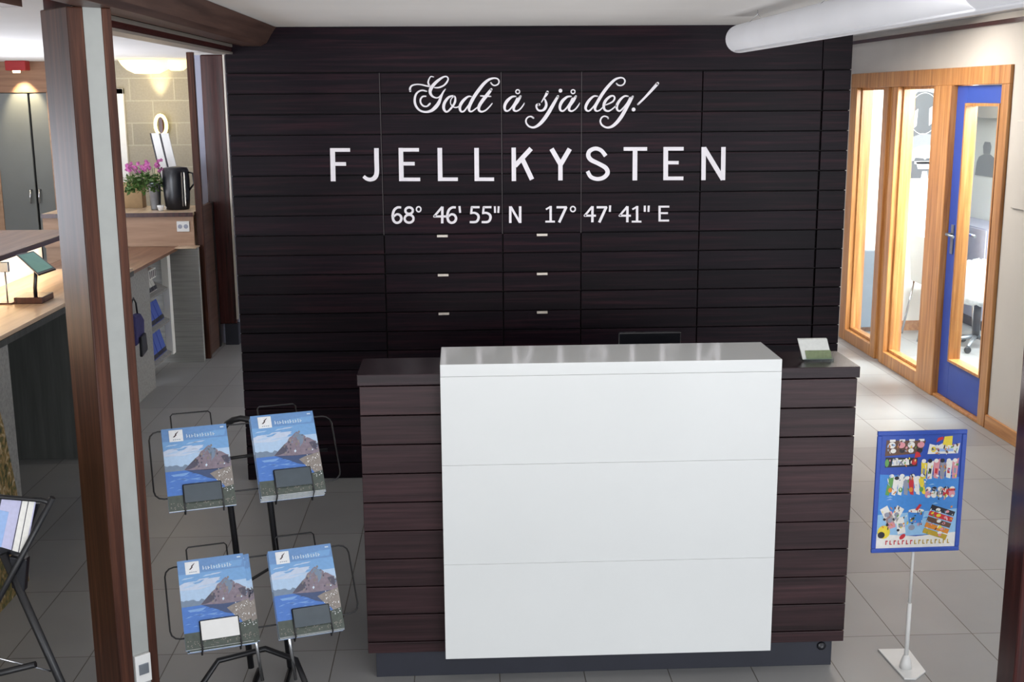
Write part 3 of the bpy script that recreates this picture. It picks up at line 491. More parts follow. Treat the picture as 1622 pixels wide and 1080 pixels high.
# ================================================================ RECEPTION DESK
YD = 3.83
desk = thing('reception_desk', 'dark plank-clad reception desk with a large white front panel in the middle of the room', 'desk', (0.49, YD, 0))
def dbx(x0, x1, y0, y1, z0, z1): return MB().box(x0 - 0.49, x1 - 0.49, y0 - YD, y1 - YD, z0, z1)
ZS = [1.063 - 0.1022 * k for k in range(10)] + [0.10]
m = MB()
for (a, b_) in ((-0.349, 1.333),):
    for z1, z0 in zip(ZS, ZS[1:]): m.box(a - 0.49, b_ - 0.49, 0, 0.02, z0 + 0.002, z1 - 0.002)
m.build('front_cladding', MT['espresso_desk'], desk, 0.0015)
for x0 in (-0.351, 1.315):
    m = MB()
    for z1, z0 in zip(ZS, ZS[1:]): m.box(x0 - 0.49, x0 + 0.02 - 0.49, 0.022, 0.72, z0 + 0.002, z1 - 0.002) if z0 < 0.7 else m.box(x0 - 0.49, x0 + 0.02 - 0.49, 0.022, 0.245, z0 + 0.002, z1 - 0.002)
    m.build('side_cladding', MT['espresso_desk'], desk, 0.0015)
dbx(-0.33, 1.314, YD + 0.022, YD + 0.24, 0.10, 1.06).build('carcass', MT['black_back'], desk)
dbx(-0.356, 1.340, YD - 0.004, YD + 0.25, 1.065, 1.103).build('counter_top', MT['espresso_top'], desk, 0.002)
dbx(-0.33, 1.314, YD + 0.242, YD + 0.92, 0.71, 0.74).build('work_surface', MT['espresso_desk'], desk, 0.002)
tag(dbx(-0.324, 1.300, YD + 0.024, YD + 0.70, 0.0, 0.099).build('plinth', MT['plinth'], desk, 0.001), 'recessed charcoal plinth')
MB().lathe([(0.0, -0.004), (0.013, -0.004), (0.016, 0.0), (0.016, 0.003)], (1.262 - 0.49, 0.020, 0.075), 16, axis='Y').build('cable_grommet', MT['black_plastic'], desk)
wp = MB()
for z0, z1 in ((0.103, 0.448), (0.4486, 0.80), (0.8006, 1.104)): wp.box(-0.078 - 0.49, 1.056 - 0.49, -0.06, -0.001, z0, z1)
tag(wp.build('white_front_panel', MT['white'], desk, 0.001), 'large glossy white front panel')
tag(dbx(-0.078, 1.056, YD - 0.06, YD + 0.222, 1.1046, 1.146).build('white_top_shelf', MT['white'], desk, 0.0015), 'glossy white upper shelf')

mo = thing('computer_monitor', 'black computer monitor behind the reception desk, only its top showing', 'monitor', (0.75, 4.62, 0.74))
bx(-0.125, 0.125, -0.012, 0.012, 0.09, 0.335).build('housing', MT['black_plastic'], mo, 0.004)
bx(-0.118, 0.118, 0.0121, 0.014, 0.10, 0.325).build('screen', MT['screen'], mo)
MB().tube([(0, 0, 0.0), (0, 0, 0.12)], 0.014).build('neck', MT['black_plastic'], mo)
MB().lathe([(0.075, 0.0), (0.075, 0.008), (0.02, 0.014)], (0, 0, 0)).build('base', MT['black_plastic'], mo)

ch = thing('card_holder', 'small clear holder with a green and silver card on the dark desk top', 'card holder', (1.225, 3.93, 1.1035))
MB().box(-0.052, 0.052, -0.015, 0.05, 0, 0.004).box(-0.052, 0.052, -0.018, -0.015, 0, 0.012).build('base', MT['glass'], ch)
MB().prism([(-0.055, -0.008, 0.006), (0.047, -0.008, 0.006), (0.040, 0.035, 0.068), (-0.062, 0.035, 0.068)], (0, 0.01, 0.002)).build('back_plate', MT['silver_print'] if 'silver_print' in MT else MT['paper'], ch)
MB().prism([(-0.042, -0.0095, 0.007), (0.047, -0.0095, 0.007), (0.045, 0.008, 0.034), (-0.044, 0.008, 0.034)], (0, 0.001, 0)).build('card', MT['green_card'], ch)

# ================================================================ DUCT
du = thing('air_duct', 'long white round fabric air duct hanging under the ceiling at upper right', 'duct', (1.25, 0, 2.252))
DR = 0.062
m = MB(); m.lathe([(DR * 0.55, 5.42), (DR * 0.85, 5.405), (DR * 0.98, 5.37), (DR, 5.33), (DR, 5.0), (DR, 4.0), (DR, 3.0), (DR, 2.0), (DR, 0.5)], (0, 0, 0), 32, axis='Y'); m.build('duct_sleeve', MT['duct'], du)
m = MB(); m.tube([(-0.03, 5.3, -0.056), (-0.028, 3, -0.056), (-0.03, 0.5, -0.056)], 0.004); tag(m.build('seam', MT['duct'], du))
for y in (5.05, 4.05, 3.0):
    m = MB(); m.tube([(-0.045, y, 0.04), (0.0, y - 0.005, 0.085), (0.0, y - 0.005, 0.102)], 0.0012, 5); m.tube([(0.045, y, 0.04), (0.0, y - 0.005, 0.085)], 0.0012, 5)
    m.build('hanger_wire', MT['chrome'], du)

# ================================================================ PRINTED SHEETS
def flat(mb, pts, depth, mat, th=0.0002):
    """printed shape on a sheet lying in local x/y, facing +z"""
    mb.prism([(x, y, depth) for x, y in pts], (0, 0, th), mat)
def noisy(a, b, n, amp, seed):
    r = random.Random(seed)
    return [(a[0] + (b[0] - a[0]) * t / n, a[1] + (b[1] - a[1]) * t / n + (r.uniform(-amp, amp) if 0 < t < n else 0)) for t in range(n + 1)]
BW, BH, BT = 0.21, 0.297, 0.009
def cover_mesh(row):
    m = MB()
    def q(pts, lvl, mat): flat(m, [(x * BW, y * BH) for x, y in pts], 0.0001 + lvl * 0.00022, MT[mat], 0.0002)
    q([(0, 0.84), (1, 0.84), (1, 1), (0, 1)], 0, 'sky_top'); q([(0, 0.70), (1, 0.70), (1, 0.84), (0, 0.84)], 0, 'sky_mid')
    q([(0, 0.48), (1, 0.48), (1, 0.70), (0, 0.70)], 0, 'sky_low'); q([(0, 0.18), (1, 0.18), (1, 0.48), (0, 0.48)], 0, 'water'); q([(0, 0), (1, 0), (1, 0.18), (0, 0.18)], 0, 'shore')
    q([(0.0, 0.66)] + noisy((0.0, 0.72), (0.62, 0.76), 8, 0.02, 2) + [(0.5, 0.68), (0.3, 0.65)], 1, 'cloud')
    q([(0.55, 0.86)] + noisy((0.5, 0.9), (0.98, 0.93), 6, 0.012, 5) + [(0.95, 0.86)], 1, 'sky_mid')
    q([(0, 0.47)] + noisy((0, 0.545), (0.34, 0.53), 9, 0.016, 3) + [(0.40, 0.47)], 2, 'hill')
    q([(0.28, 0.475)] + [(0.36, 0.53), (0.42, 0.57), (0.47, 0.605), (0.52, 0.63), (0.56, 0.68), (0.61, 0.70), (0.66, 0.735), (0.70, 0.75), (0.73, 0.715), (0.79, 0.705), (0.83, 0.67), (0.88, 0.655), (0.94, 0.62), (1, 0.60), (1, 0.45), (0.6, 0.45)], 3, 'rock')
    q([(0.36, 0.53), (0.42, 0.57), (0.47, 0.605), (0.50, 0.58), (0.52, 0.54), (0.47, 0.50), (0.36, 0.475), (0.29, 0.475)], 4, 'rock_dark')
    q([(0.66, 0.735), (0.68, 0.66), (0.72, 0.60), (0.70, 0.55), (0.76, 0.60), (0.79, 0.66), (0.79, 0.705), (0.73, 0.715)], 4, 'hill')
    q([(0.86, 0.60), (0.90, 0.53), (0.95, 0.50), (1.0, 0.55), (1, 0.59), (0.93, 0.61)], 4, 'rock_dark')
    q([(0.30, 0.47), (0.62, 0.455), (1, 0.455), (1, 0.40), (0.86, 0.37), (0.72, 0.33), (0.62, 0.355), (0.52, 0.40), (0.42, 0.43)], 3, 'reflection')
    q([(0.08, 0.43), (0.36, 0.44), (0.30, 0.41), (0.12, 0.405)], 3, 'water_light'); q([(0.34, 0.36), (0.52, 0.365), (0.46, 0.345)], 3, 'water_light')
    q([(0.66, 0.40), (0.76, 0.43), (0.88, 0.45), (1, 0.47), (1, 0.16), (0.90, 0.18), (0.84, 0.26), (0.76, 0.31)], 5, 'village')
    q([(0, 0), (0, 0.11), (0.18, 0.13), (0.42, 0.16), (0.62, 0.20), (0.80, 0.21), (1, 0.24), (1, 0)], 6, 'shore')
    r = random.Random(11)
    for _ in range(46):                                     # broken facets of rock on the mountain
        x = r.uniform(0.46, 0.98); top = 0.49 + max(0.0, 0.24 - abs(x - 0.72) * 0.62); y = r.uniform(0.47, max(0.48, top)); s = r.uniform(0.015, 0.045)
        q([(x, y), (x + s * 0.6, y + s * 0.5), (x + s * 0.3, y + s), (x - s * 0.3, y + s * 0.6)], 4, ('hill', 'rock_dark', 'village', 'title')[r.choice((0, 1, 1, 2, 2, 3))])
    for _ in range(26):
        x = r.uniform(0.02, 0.6); y = r.uniform(0.2, 0.44); q([(x, y), (x + 0.09, y + 0.004), (x + 0.05, y + 0.010)], 2, ('water_light', 'reflection')[r.random() < 0.4])
    for _ in range(16):
        x = r.uniform(0.02, 0.55); y = r.uniform(0.66, 0.80); q([(x, y), (x + 0.16, y + 0.01), (x + 0.20, y + 0.022), (x + 0.05, y + 0.018)], 2, ('cloud', 'sky_low')[r.random() < 0.5])
    for _ in range(60):
        x, y = r.uniform(0.74, 0.98), r.uniform(0.16, 0.44); s = r.uniform(0.006, 0.014); q([(x, y), (x + s, y), (x + s, y + s * 0.7), (x, y + s * 0.7)], 7, 'logo_white')
    for _ in range(60):
        x, y = r.uniform(0.02, 0.96), r.uniform(0.01, 0.09); s = r.uniform(0.008, 0.018); q([(x, y), (x + s, y), (x + s, y + s * 0.6), (x, y + s * 0.6)], 7, 'village')
    q([(0.11, 0.83), (0.32, 0.83), (0.32, 0.975), (0.11, 0.975)], 7, 'logo_white')
    q([(0.165, 0.885), (0.205, 0.915), (0.20, 0.925), (0.235, 0.945), (0.262, 0.962), (0.245, 0.94), (0.22, 0.92), (0.225, 0.91), (0.19, 0.885)], 8, 'logo_dark')
    for k in range(4): q([(0.165 + k * 0.03, 0.85), (0.185 + k * 0.03, 0.85), (0.185 + k * 0.03, 0.858), (0.165 + k * 0.03, 0.858)], 8, 'hill')
    # title, blurred in the photograph to two rows of pale letter shapes
    x = 0.37
    for k in range(11):
        w = (0.035, 0.026, 0.04, 0.03)[k % 4]; h = 0.032 if k % 3 else 0.04
        q([(x, 0.865), (x + 0.013, 0.865), (x + 0.013, 0.865 + h * 1.15), (x, 0.865 + h * 1.15)], 7, 'title')
        q([(x, 0.865 + (0.0 if k % 2 else 0.014)), (x + w - 0.008, 0.865 + (0.0 if k % 2 else 0.014)), (x + w - 0.008, 0.873 + (0.0 if k % 2 else 0.014)), (x, 0.873 + (0.0 if k % 2 else 0.014))], 7, 'title')
        x += w + 0.008
    if row:
        x = 0.37
        for k in range(7):
            q([(x, 0.915), (x + 0.022, 0.915), (x + 0.022, 0.922), (x, 0.922)], 7, 'title'); q([(x, 0.915), (x + 0.009, 0.915), (x + 0.009, 0.942), (x, 0.942)], 7, 'title'); x += 0.036
    q([(0.90, 0.955), (0.955, 0.955), (0.955, 0.97), (0.90, 0.97)], 7, 'title')
    return m

A_, T_ = math.radians(17), math.radians(43)
ux = Vector((math.cos(A_), math.sin(A_), 0)); nn = Vector((-math.sin(A_), math.cos(A_), 0))
vv = Vector((0, 0, 1)) * math.cos(T_) + nn * math.sin(T_); NN = ux.cross(vv)
def frame_mat(o, tilt=True):
    m = Matrix.Identity(4)
    cols = (ux, vv, NN)
    for j, c in enumerate(cols):
        for i in range(3): m[i][j] = c[i]
    m.translation = o; return m
base_b = thing('brochure', 'front travel brochure with mountain and fjord cover in the upper left pocket of the wire stand', 'brochure', group='travel brochures in the wire stand')
pages = MB(); pages.box(0.0005, BW, 0.001, BH - 0.001, -BT + 0.0005, -0.0005)
pages.build('pages', MT['paper'], base_b)
cov = cover_mesh(False)
cov.box(0, BW, 0, BH, -0.0004, 0.0, MT['sky_top']); cov.box(0, BW, 0, BH, -BT, -BT + 0.0004, MT['sky_top'])
cov.build('cover', None, base_b)
PUL, PUR, PLR = Vector((-0.945, 3.608, 0.711)), Vector((-0.672, 3.70, 0.707)), Vector((-0.609, 3.555, 0.290)); PLL = Vector((-0.889, 3.475, 0.290))
first = True
for corner, n, where, fan in ((PUL, 1, 'upper left', 0), (PUR, 5, 'upper right', 0), (PLL, 4, 'lower left', 1), (PLR, 3, 'lower right', 0)):
    for k in range(n):
        o = base_b if first else copy_tree(base_b)
        first = False
        j = n - 1 - k
        off = ux * ((0.0, 0.012, 0.020, 0.006)[k] if fan else (0.0, 0.002, -0.0015, 0.001, 0.0)[k]) + vv * ((0, -0.004, 0.003, 0)[k] if fan else 0)
        o.matrix_world = frame_mat(corner + NN * (0.003 + (j + 1) * (BT + 0.0006)) + off)
        o['label'] = ('front fjord travel brochure in the %s pocket of the wire stand' % where) if k == 0 else ('%s fjord travel brochure from the front in the %s pocket of the wire stand' % (('second', 'third', 'fourth', 'fifth')[k - 1], where))

# ================================================================ WIRE BROCHURE STAND
rk = thing('brochure_stand', 'dark wire brochure stand with four tilted pockets left of the reception desk', 'brochure stand', (-0.73, 3.7, 0))
O = Vector((-0.73, 3.7, 0))
def L3(c, u, v, w=0.0): return tuple(c + ux * u + vv * v + NN * w - O)
def rounded(c, u0, u1, v0, v1, r=0.02, w=0.0):
    P = []
    for (cu, cv, a0) in ((u1 - r, v1 - r, 0), (u0 + r, v1 - r, 90), (u0 + r, v0 + r, 180), (u1 - r, v0 + r, 270)):
        for k in range(4):
            a = math.radians(a0 + 30 * k); P.append(L3(c, cu + r * math.cos(a), cv + r * math.sin(a), w))
    return P
for c, cr, v1 in ((PUL, PUR, 0.300), (PLL, PLR, 0.298)):
    w = MB(); w.tube(rounded(c, -0.04, 0.565, 0.055, v1, 0.03, -0.006), 0.0028, 6, closed=True); w.build('wide_wire_loop', MT['black_metal'], rk)
for c, n, card in ((PUL, 1, 'card_grey'), (PUR, 5, 'card_grey'), (PLL, 4, 'white_plastic'), (PLR, 3, 'card_grey')):
    t = n * (BT + 0.0006) + 0.009
    w = MB()
    P = [L3(c, 0.05, 0.085, t), L3(c, 0.05, -0.006, t), L3(c, 0.05, -0.008, -0.004), L3(c, 0.035, 0.20, -0.004), L3(c, 0.035, 0.352, -0.004), L3(c, 0.042, 0.36, -0.004),
         L3(c, 0.158, 0.36, -0.004), L3(c, 0.165, 0.352, -0.004), L3(c, 0.165, 0.20, -0.004), L3(c, 0.17, -0.008, -0.004), L3(c, 0.17, -0.006, t), L3(c, 0.17, 0.085, t), L3(c, 0.05, 0.085, t)]
    w.tube(P, 0.0026, 6); pk = w.build('pocket_wire', MT['black_metal'], rk)
    m = MB(); m.prism([L3(c, 0.052, 0.022, t + 0.001), L3(c, 0.168, 0.022, t + 0.001), L3(c, 0.168, 0.084, t + 0.001), L3(c, 0.052, 0.084, t + 0.001)], tuple(NN * 0.0012))
    tag(m.build('label_card', MT[card], pk), 'white blank label card' if card == 'white_plastic' else 'smoked plastic label card')
# arched tube with two legs, chrome cross tubes, curved feet
def arch(x0, x1, y, ztop, zb, lean):
    r = (x1 - x0) / 2; cx = (x0 + x1) / 2; P = [(x0 + lean, y - 0.04, zb)]
    for k in range(9):
        a = math.pi * (1 - k / 8); P.append((cx + r * math.cos(a), y, ztop - r + r * math.sin(a) * 0.9))
    P.append((x1 + lean, y - 0.04, zb)); return P
def rel(P): return [tuple(Vector(p) - O) for p in P]
MB().tube(rel(arch(-0.838, -0.700, 3.95, 0.935, 0.02, 0.065)), 0.011, 10).build('frame_tube', MT['black_metal'], rk)
for x in (-0.70, -0.59):
    MB().tube(rel([(x, 3.62, 0.30), (x + 0.012, 3.66, 0.10)]), 0.006, 8).build('chrome_rod', MT['chrome'], rk)
MB().tube(rel([(-0.90, 3.86, 0.80), (-0.745, 3.93, 0.80), (-0.48, 3.98, 0.80)]), 0.006, 8).build('cross_bar', MT['black_metal'], rk)
MB().tube(rel([(-0.85, 3.70, 0.36), (-0.69, 3.89, 0.40), (-0.45, 3.78, 0.36)]), 0.006, 8).build('cross_bar', MT['black_metal'], rk)
MB().tube(rel([(-0.90, 3.60, 0.012), (-0.885, 3.64, 0.10), (-0.84, 3.70, 0.155), (-0.69, 3.75, 0.17), (-0.58, 3.70, 0.15), (-0.545, 3.64, 0.10), (-0.53, 3.60, 0.012)]), 0.010, 10).build('curved_foot', MT['black_metal'], rk)
MB().tube(rel([(-0.93, 3.60, 0.012), (-0.50, 3.60, 0.012)]), 0.010, 8).build('floor_bar', MT['black_metal'], rk)
MB().tube(rel([(-0.745, 3.91, 0.012), (-0.745, 3.60, 0.012)]), 0.010, 8).build('floor_bar', MT['black_metal'], rk)
MB().tube(rel([(-0.635, 3.91, 0.012), (-0.635, 3.60, 0.012)]), 0.010, 8).build('floor_bar', MT['black_metal'], rk)

# ================================================================ PRICE BOARD ON A STAND
SG = Vector((1.40, 3.815, 0.452)); sa = math.radians(1.2)
st = thing('sign_stand', 'white pole stand with a blue-framed ice cream poster right of the desk', 'sign stand', (1.555, 3.80, 0), rz=sa)
SW, SH = 0.312, 0.437
m = MB()
def yq(m, x0, x1, z0, z1, y, t, mat): m.box(x0 - SW / 2, x1 - SW / 2, y - t, y, z0 + 0.448, z1 + 0.448, mat)
yq(m, 0, SW, 0, 0.016, 0, 0.010, None); yq(m, 0, SW, SH - 0.016, SH, 0, 0.010, None); yq(m, 0, 0.016, 0.016, SH - 0.016, 0, 0.010, None); yq(m, SW - 0.016, SW, 0.016, SH - 0.016, 0, 0.010, None)
tag(m.build('poster_frame', MT['sign_blue'], st, 0.003), 'rounded blue plastic frame')
m = MB()
yq(m, 0.016, SW - 0.016, 0.016, SH - 0.016, -0.001, 0.004, MT['sign_blue'])
PW, PH = SW - 0.032, SH - 0.032
def pq(pts, lvl, mat): m.prism([((x - 0.5) * PW, -0.005 - lvl * 0.0004, 0.464 + y * PH) for x, y in pts], (0, -0.0003, 0), MT[mat])
def blob(cx, cy, rx, ry, lvl, mat, n=12, rot=0):
    c, s = math.cos(rot), math.sin(rot); pq([(cx + rx * math.cos(a) * c - ry * math.sin(a) * s * 0.7, cy + (rx * math.cos(a) * s + ry * math.sin(a) * c)) for a in [2 * math.pi * k / n for k in range(n)]], lvl, mat)
pq([(0, 0.30), (1, 0.34), (1, 0.62), (0, 0.66)], 0, 'sign_sky'); pq([(0, 0.10), (1, 0.12), (1, 0.34), (0, 0.30)], 0, 'sign_pale'); pq([(0, 0), (1, 0), (1, 0.13), (0.5, 0.10), (0, 0.13)], 1, 'ice_white')
pq([(0.05, 0.82), (0.50, 0.84), (0.55, 0.95), (0.06, 0.96)], 1, 'ice_brown')
for k in range(4): blob(0.13 + k * 0.12, 0.915, 0.045, 0.028, 2, 'ice_pink' if k % 2 else 'ice_white'); blob(0.15 + k * 0.11, 0.865, 0.035, 0.02, 2, 'ice_dark' if k % 2 else 'ice_white'); pq([(0.10 + k * 0.12, 0.945), (0.17 + k * 0.12, 0.945), (0.17 + k * 0.12, 0.965), (0.10 + k * 0.12, 0.965)], 2, 'ice_white')
pq([(0.06, 0.72), (0.46, 0.725), (0.46, 0.80), (0.06, 0.81)], 1, 'ice_dark'); pq([(0.14, 0.735), (0.36, 0.74), (0.35, 0.79), (0.15, 0.785)], 2, 'ice_white'); blob(0.42, 0.765, 0.035, 0.028, 2, 'ice_red'); pq([(0.42, 0.80), (0.50, 0.81), (0.47, 0.86), (0.43, 0.85)], 2, 'ice_red'); blob(0.08, 0.76, 0.025, 0.035, 2, 'ice_green')
pq([(0.58, 0.83), (0.96, 0.83), (0.98, 0.92), (0.86, 0.90), (0.80, 0.935), (0.70, 0.90), (0.60, 0.92)], 1, 'ice_white'); pq([(0.76, 0.91), (0.88, 0.90), (0.88, 0.985), (0.78, 0.98)], 2, 'ice_yellow'); blob(0.65, 0.87, 0.03, 0.025, 2, 'ice_yellow'); pq([(0.68, 0.93), (0.77, 0.96), (0.76, 0.98), (0.70, 0.97)], 2, 'ice_red'); pq([(0.72, 0.85), (0.90, 0.85), (0.90, 0.875), (0.72, 0.875)], 2, 'pale_blue')
for k, cc in enumerate(('ice_yellow', 'ice_white', 'ice_pink', 'ice_grey', 'ice_white', 'ice_pink')):
    x = 0.52 + k * 0.078; pq([(x, 0.62 - 0.01 * (k % 2)), (x + 0.055, 0.61), (x + 0.07, 0.75 + 0.02 * (k % 3)), (x - 0.01, 0.76)], 1, cc); blob(x + 0.02, 0.77, 0.028, 0.018, 3, 'ice_dark' if k in (1, 3) else 'ice_white'); pq([(x + 0.01, 0.66), (x + 0.04, 0.655), (x + 0.045, 0.70), (x + 0.012, 0.705)], 2, ('ice_red', 'ice_dark')[k % 2] if k in (1, 2, 4) else 'ice_grey')
for k, cc in enumerate(('ice_green', 'ice_white', 'ice_white', 'ice_grey', 'ice_red', 'ice_white', 'ice_yellow')):
    a = (k - 3) * 0.13; x = 0.12 + k * 0.065; pq([(x + a * 0.10, 0.48), (x + 0.045 + a * 0.10, 0.47), (x + 0.055 - a * 0.05 , 0.63), (x - 0.02 - a * 0.05, 0.64)], 1 + k % 2, cc)
    blob(x + 0.03, 0.645 - 0.02 * (k % 2), 0.03, 0.016, 3, 'ice_dark' if k % 3 == 1 else 'ice_white'); blob(x + 0.02, 0.52, 0.025, 0.022, 3, ('ice_orange', 'ice_white', 'ice_green', 'ice_grey')[k % 4])
for k in range(5):
    x = 0.62 + k * 0.075; blob(x, 0.475, 0.04, 0.035, 1, ('ice_pink', 'ice_white', 'ice_grey', 'ice_red', 'ice_pink')[k]); blob(x, 0.52, 0.034, 0.02, 2, ('ice_white', 'ice_dark')[k % 2]); blob(x + 0.01, 0.455, 0.02, 0.012, 2, 'ice_white')
pq([(0.80, 0.50), (0.96, 0.50), (0.96, 0.52), (0.80, 0.52)], 3, 'ice_red')
for a, cx, cy, cc in ((0.5, 0.12, 0.30, 'ice_white'), (-0.5, 0.24, 0.30, 'ice_white'), (0.2, 0.30, 0.20, 'ice_white'), (0.3, 0.16, 0.25, 'ice_pink')):
    c, s = math.cos(a), math.sin(a); pq([(cx + (u * c - v * s), cy + (u * s + v * c) * 0.75) for u, v in ((-0.05, -0.10), (0.05, -0.10), (0.05, 0.10), (-0.05, 0.10))], 2, cc); blob(cx, cy, 0.03, 0.022, 3, 'ice_grey'); blob(cx - 0.03, cy - 0.04, 0.018, 0.012, 4, 'ice_dark')
blob(0.09, 0.145, 0.08, 0.06, 3, 'ice_yellow'); blob(0.06, 0.12, 0.045, 0.03, 4, 'ice_dark'); blob(0.33, 0.10, 0.04, 0.022, 3, 'ice_red', rot=0.4)
pq([(0.40, 0.22), (0.56, 0.22), (0.59, 0.33), (0.38, 0.33)], 1, 'sign_sky'); blob(0.485, 0.33, 0.10, 0.018, 2, 'ice_white'); pq([(0.50, 0.33), (0.55, 0.38), (0.52, 0.39), (0.47, 0.34)], 3, 'ice_red'); blob(0.44, 0.18, 0.04, 0.025, 2, 'ice_grey')
for k, cc in enumerate(('ice_dark', 'ice_red', 'ice_brown', 'ice_orange', 'gold')):
    y = 0.37 - k * 0.052; x = 0.66 - k * 0.02; pq([(x, y - 0.03), (x + 0.30, y - 0.10), (x + 0.32, y - 0.06), (x + 0.02, y + 0.012)], 2 + k % 2, cc); blob(x + 0.10 + 0.03 * k, y - 0.035, 0.03, 0.014, 5, ('ice_white', 'ice_yellow')[k % 2]); blob(x + 0.22, y - 0.055, 0.022, 0.012, 5, 'ice_pink')
rs_ = random.Random(21)
for (cx, cy, rx, ry) in ((0.27, 0.90, 0.20, 0.05), (0.27, 0.765, 0.18, 0.035), (0.80, 0.87, 0.17, 0.04), (0.76, 0.69, 0.22, 0.07), (0.36, 0.56, 0.26, 0.09), (0.78, 0.48, 0.18, 0.05), (0.22, 0.27, 0.17, 0.10), (0.80, 0.24, 0.18, 0.12), (0.48, 0.26, 0.08, 0.07)):
    for _ in range(26):
        x, y = cx + rs_.uniform(-rx, rx), cy + rs_.uniform(-ry, ry); blob(x, y, rs_.uniform(0.006, 0.022), rs_.uniform(0.004, 0.012), 6, rs_.choice(('ice_white', 'ice_white', 'ice_grey', 'ice_dark', 'ice_pink', 'ice_orange', 'ice_green', 'ice_brown', 'ice_yellow', 'pale_blue')), 7, rs_.uniform(0, 3))
for _ in range(30):
    x, y = rs_.uniform(0.02, 0.9), rs_.uniform(0.14, 0.66); pq([(x, y), (x + 0.08, y + 0.004), (x + 0.05, y + 0.014)], 0.5, rs_.choice(('sign_pale', 'pale_blue', 'sign_sky')))
x = 0.12
for k in range(16):                                       # band of red and gold lettering, unreadable in the photograph
    w_ = 0.030; pq([(x, 0.03), (x + 0.012, 0.03), (x + 0.012, 0.068), (x, 0.068)], 3, 'ice_red' if k < 7 else 'gold'); pq([(x, 0.03 if k % 2 else 0.058), (x + w_, 0.03 if k % 2 else 0.058), (x + w_, 0.038 if k % 2 else 0.068), (x, 0.038 if k % 2 else 0.068)], 3, 'ice_red' if k < 7 else 'gold'); x += w_ + 0.022
tag(m.build('poster', None, st), 'colourful poster of ice cream packets on blue')
MB().tube([(0, 0.008, 0.02), (0, 0.008, 0.25)], 0.0075, 10).tube([(0, 0.008, 0.24), (0, 0.008, 0.50)], 0.005, 10).build('pole', MT['white_plastic'], st)
m = MB(); m.prism([(-0.045, 0.155, 0), (0.068, 0.150, 0), (0.060, -0.025, 0), (0.004, -0.075, 0), (-0.035, -0.070, 0)], (0, 0, 0.006)); m.build('base_plate', MT['white_plastic'], st, 0.001)
MB().lathe([(0.022, 0.006), (0.018, 0.03), (0.010, 0.055)], (0, 0.008, 0), 16).build('pole_socket', MT['white_plastic'], st)

# ================================================================ FOLDING STAND, BOTTOM LEFT
fs = thing('folding_brochure_stand', 'black folding tube stand holding a pale brochure at the bottom left corner', 'folding stand', (-1.4, 3.2, 0))
def T(P, r, nm, mat='black_metal'): return MB().tube([tuple(Vector(p) - Vector((-1.4, 3.2, 0))) for p in P], r, 8).build(nm, MT[mat], fs)
T([(-1.158, 3.2, 0.912), (-1.33, 3.2, 0.619), (-1.69, 3.2, 0.008)], 0.0085, 'crossed_leg')
T([(-1.315, 3.215, 0.742), (-1.19, 3.215, 0.351), (-1.078, 3.215, 0.008)], 0.0125, 'crossed_leg')
T([(-1.165, 3.2, 0.895), (-1.19, 3.2, 0.905), (-1.33, 3.2, 0.92), (-1.55, 3.2, 0.935)], 0.007, 'top_rail')
T([(-1.245, 3.19, 0.413), (-1.60, 3.19, 0.33)], 0.010, 'lower_rail')
T([(-1.215, 3.22, 0.375), (-1.62, 3.22, 0.50)], 0.003, 'steel_rod', 'chrome')
m = MB(); o_ = Vector((-1.4, 3.2, 0))
m.prism([tuple(Vector(p) - o_) for p in ((-1.299, 3.21, 0.734), (-1.25, 3.21, 0.725), (-1.266, 3.21, 0.626), (-1.30, 3.21, 0.639))], (0, 0.03, 0)); m.build('fabric_pouch', MT['black_plastic'], fs, 0.003)
m = MB(); m.prism([tuple(Vector(p) - o_) for p in ((-1.62, 3.225, 0.74), (-1.27, 3.225, 0.735), (-1.205, 3.225, 0.885), (-1.62, 3.225, 0.915))], (0, 0.008, 0)); m.build('pocket_back', MT['black_plastic'], fs)
br = thing('brochure', 'open pale lilac and white brochure held in the black folding stand', 'brochure', (-1.3, 3.2, 0.8))
m = MB(); P = [Vector((-1.345, 0, 0.775)), Vector((-1.250, 0, 0.742)), Vector((-1.208, 0, 0.900)), Vector((-1.30, 0, 0.920))]
def lp(u, v): 
    a = P[0].lerp(P[1], u); b2 = P[3].lerp(P[2], u); c = a.lerp(b2, v); return (c[0] + 1.3, 0.0, c[2] - 0.8)
def strip(u0, u1, mat, lvl=0, v0=0, v1=1): m.prism([(lp(u0, v0)[0], 0.008 - lvl * 0.001, lp(u0, v0)[2]), (lp(u1, v0)[0], 0.008 - lvl * 0.001, lp(u1, v0)[2]), (lp(u1, v1)[0], 0.008 - lvl * 0.001, lp(u1, v1)[2]), (lp(u0, v1)[0], 0.008 - lvl * 0.001, lp(u0, v1)[2])], (0, 0.0035 + lvl * 0.001, 0), MT[mat])
strip(0, 1, 'paper' if False else 'lilac_print', 0)
strip(-0.25, 0.02, 'card_grey', 0); strip(0.02, 0.30, 'pale_blue', 1, 0.0, 0.7); strip(0.62, 0.78, 'ice_white', 1); strip(0.80, 0.97, 'ice_white', 1); strip(0.595, 0.61, 'ice_dark', 2); strip(0.79, 0.805, 'ice_dark', 2)
m.build('cover', None, br)

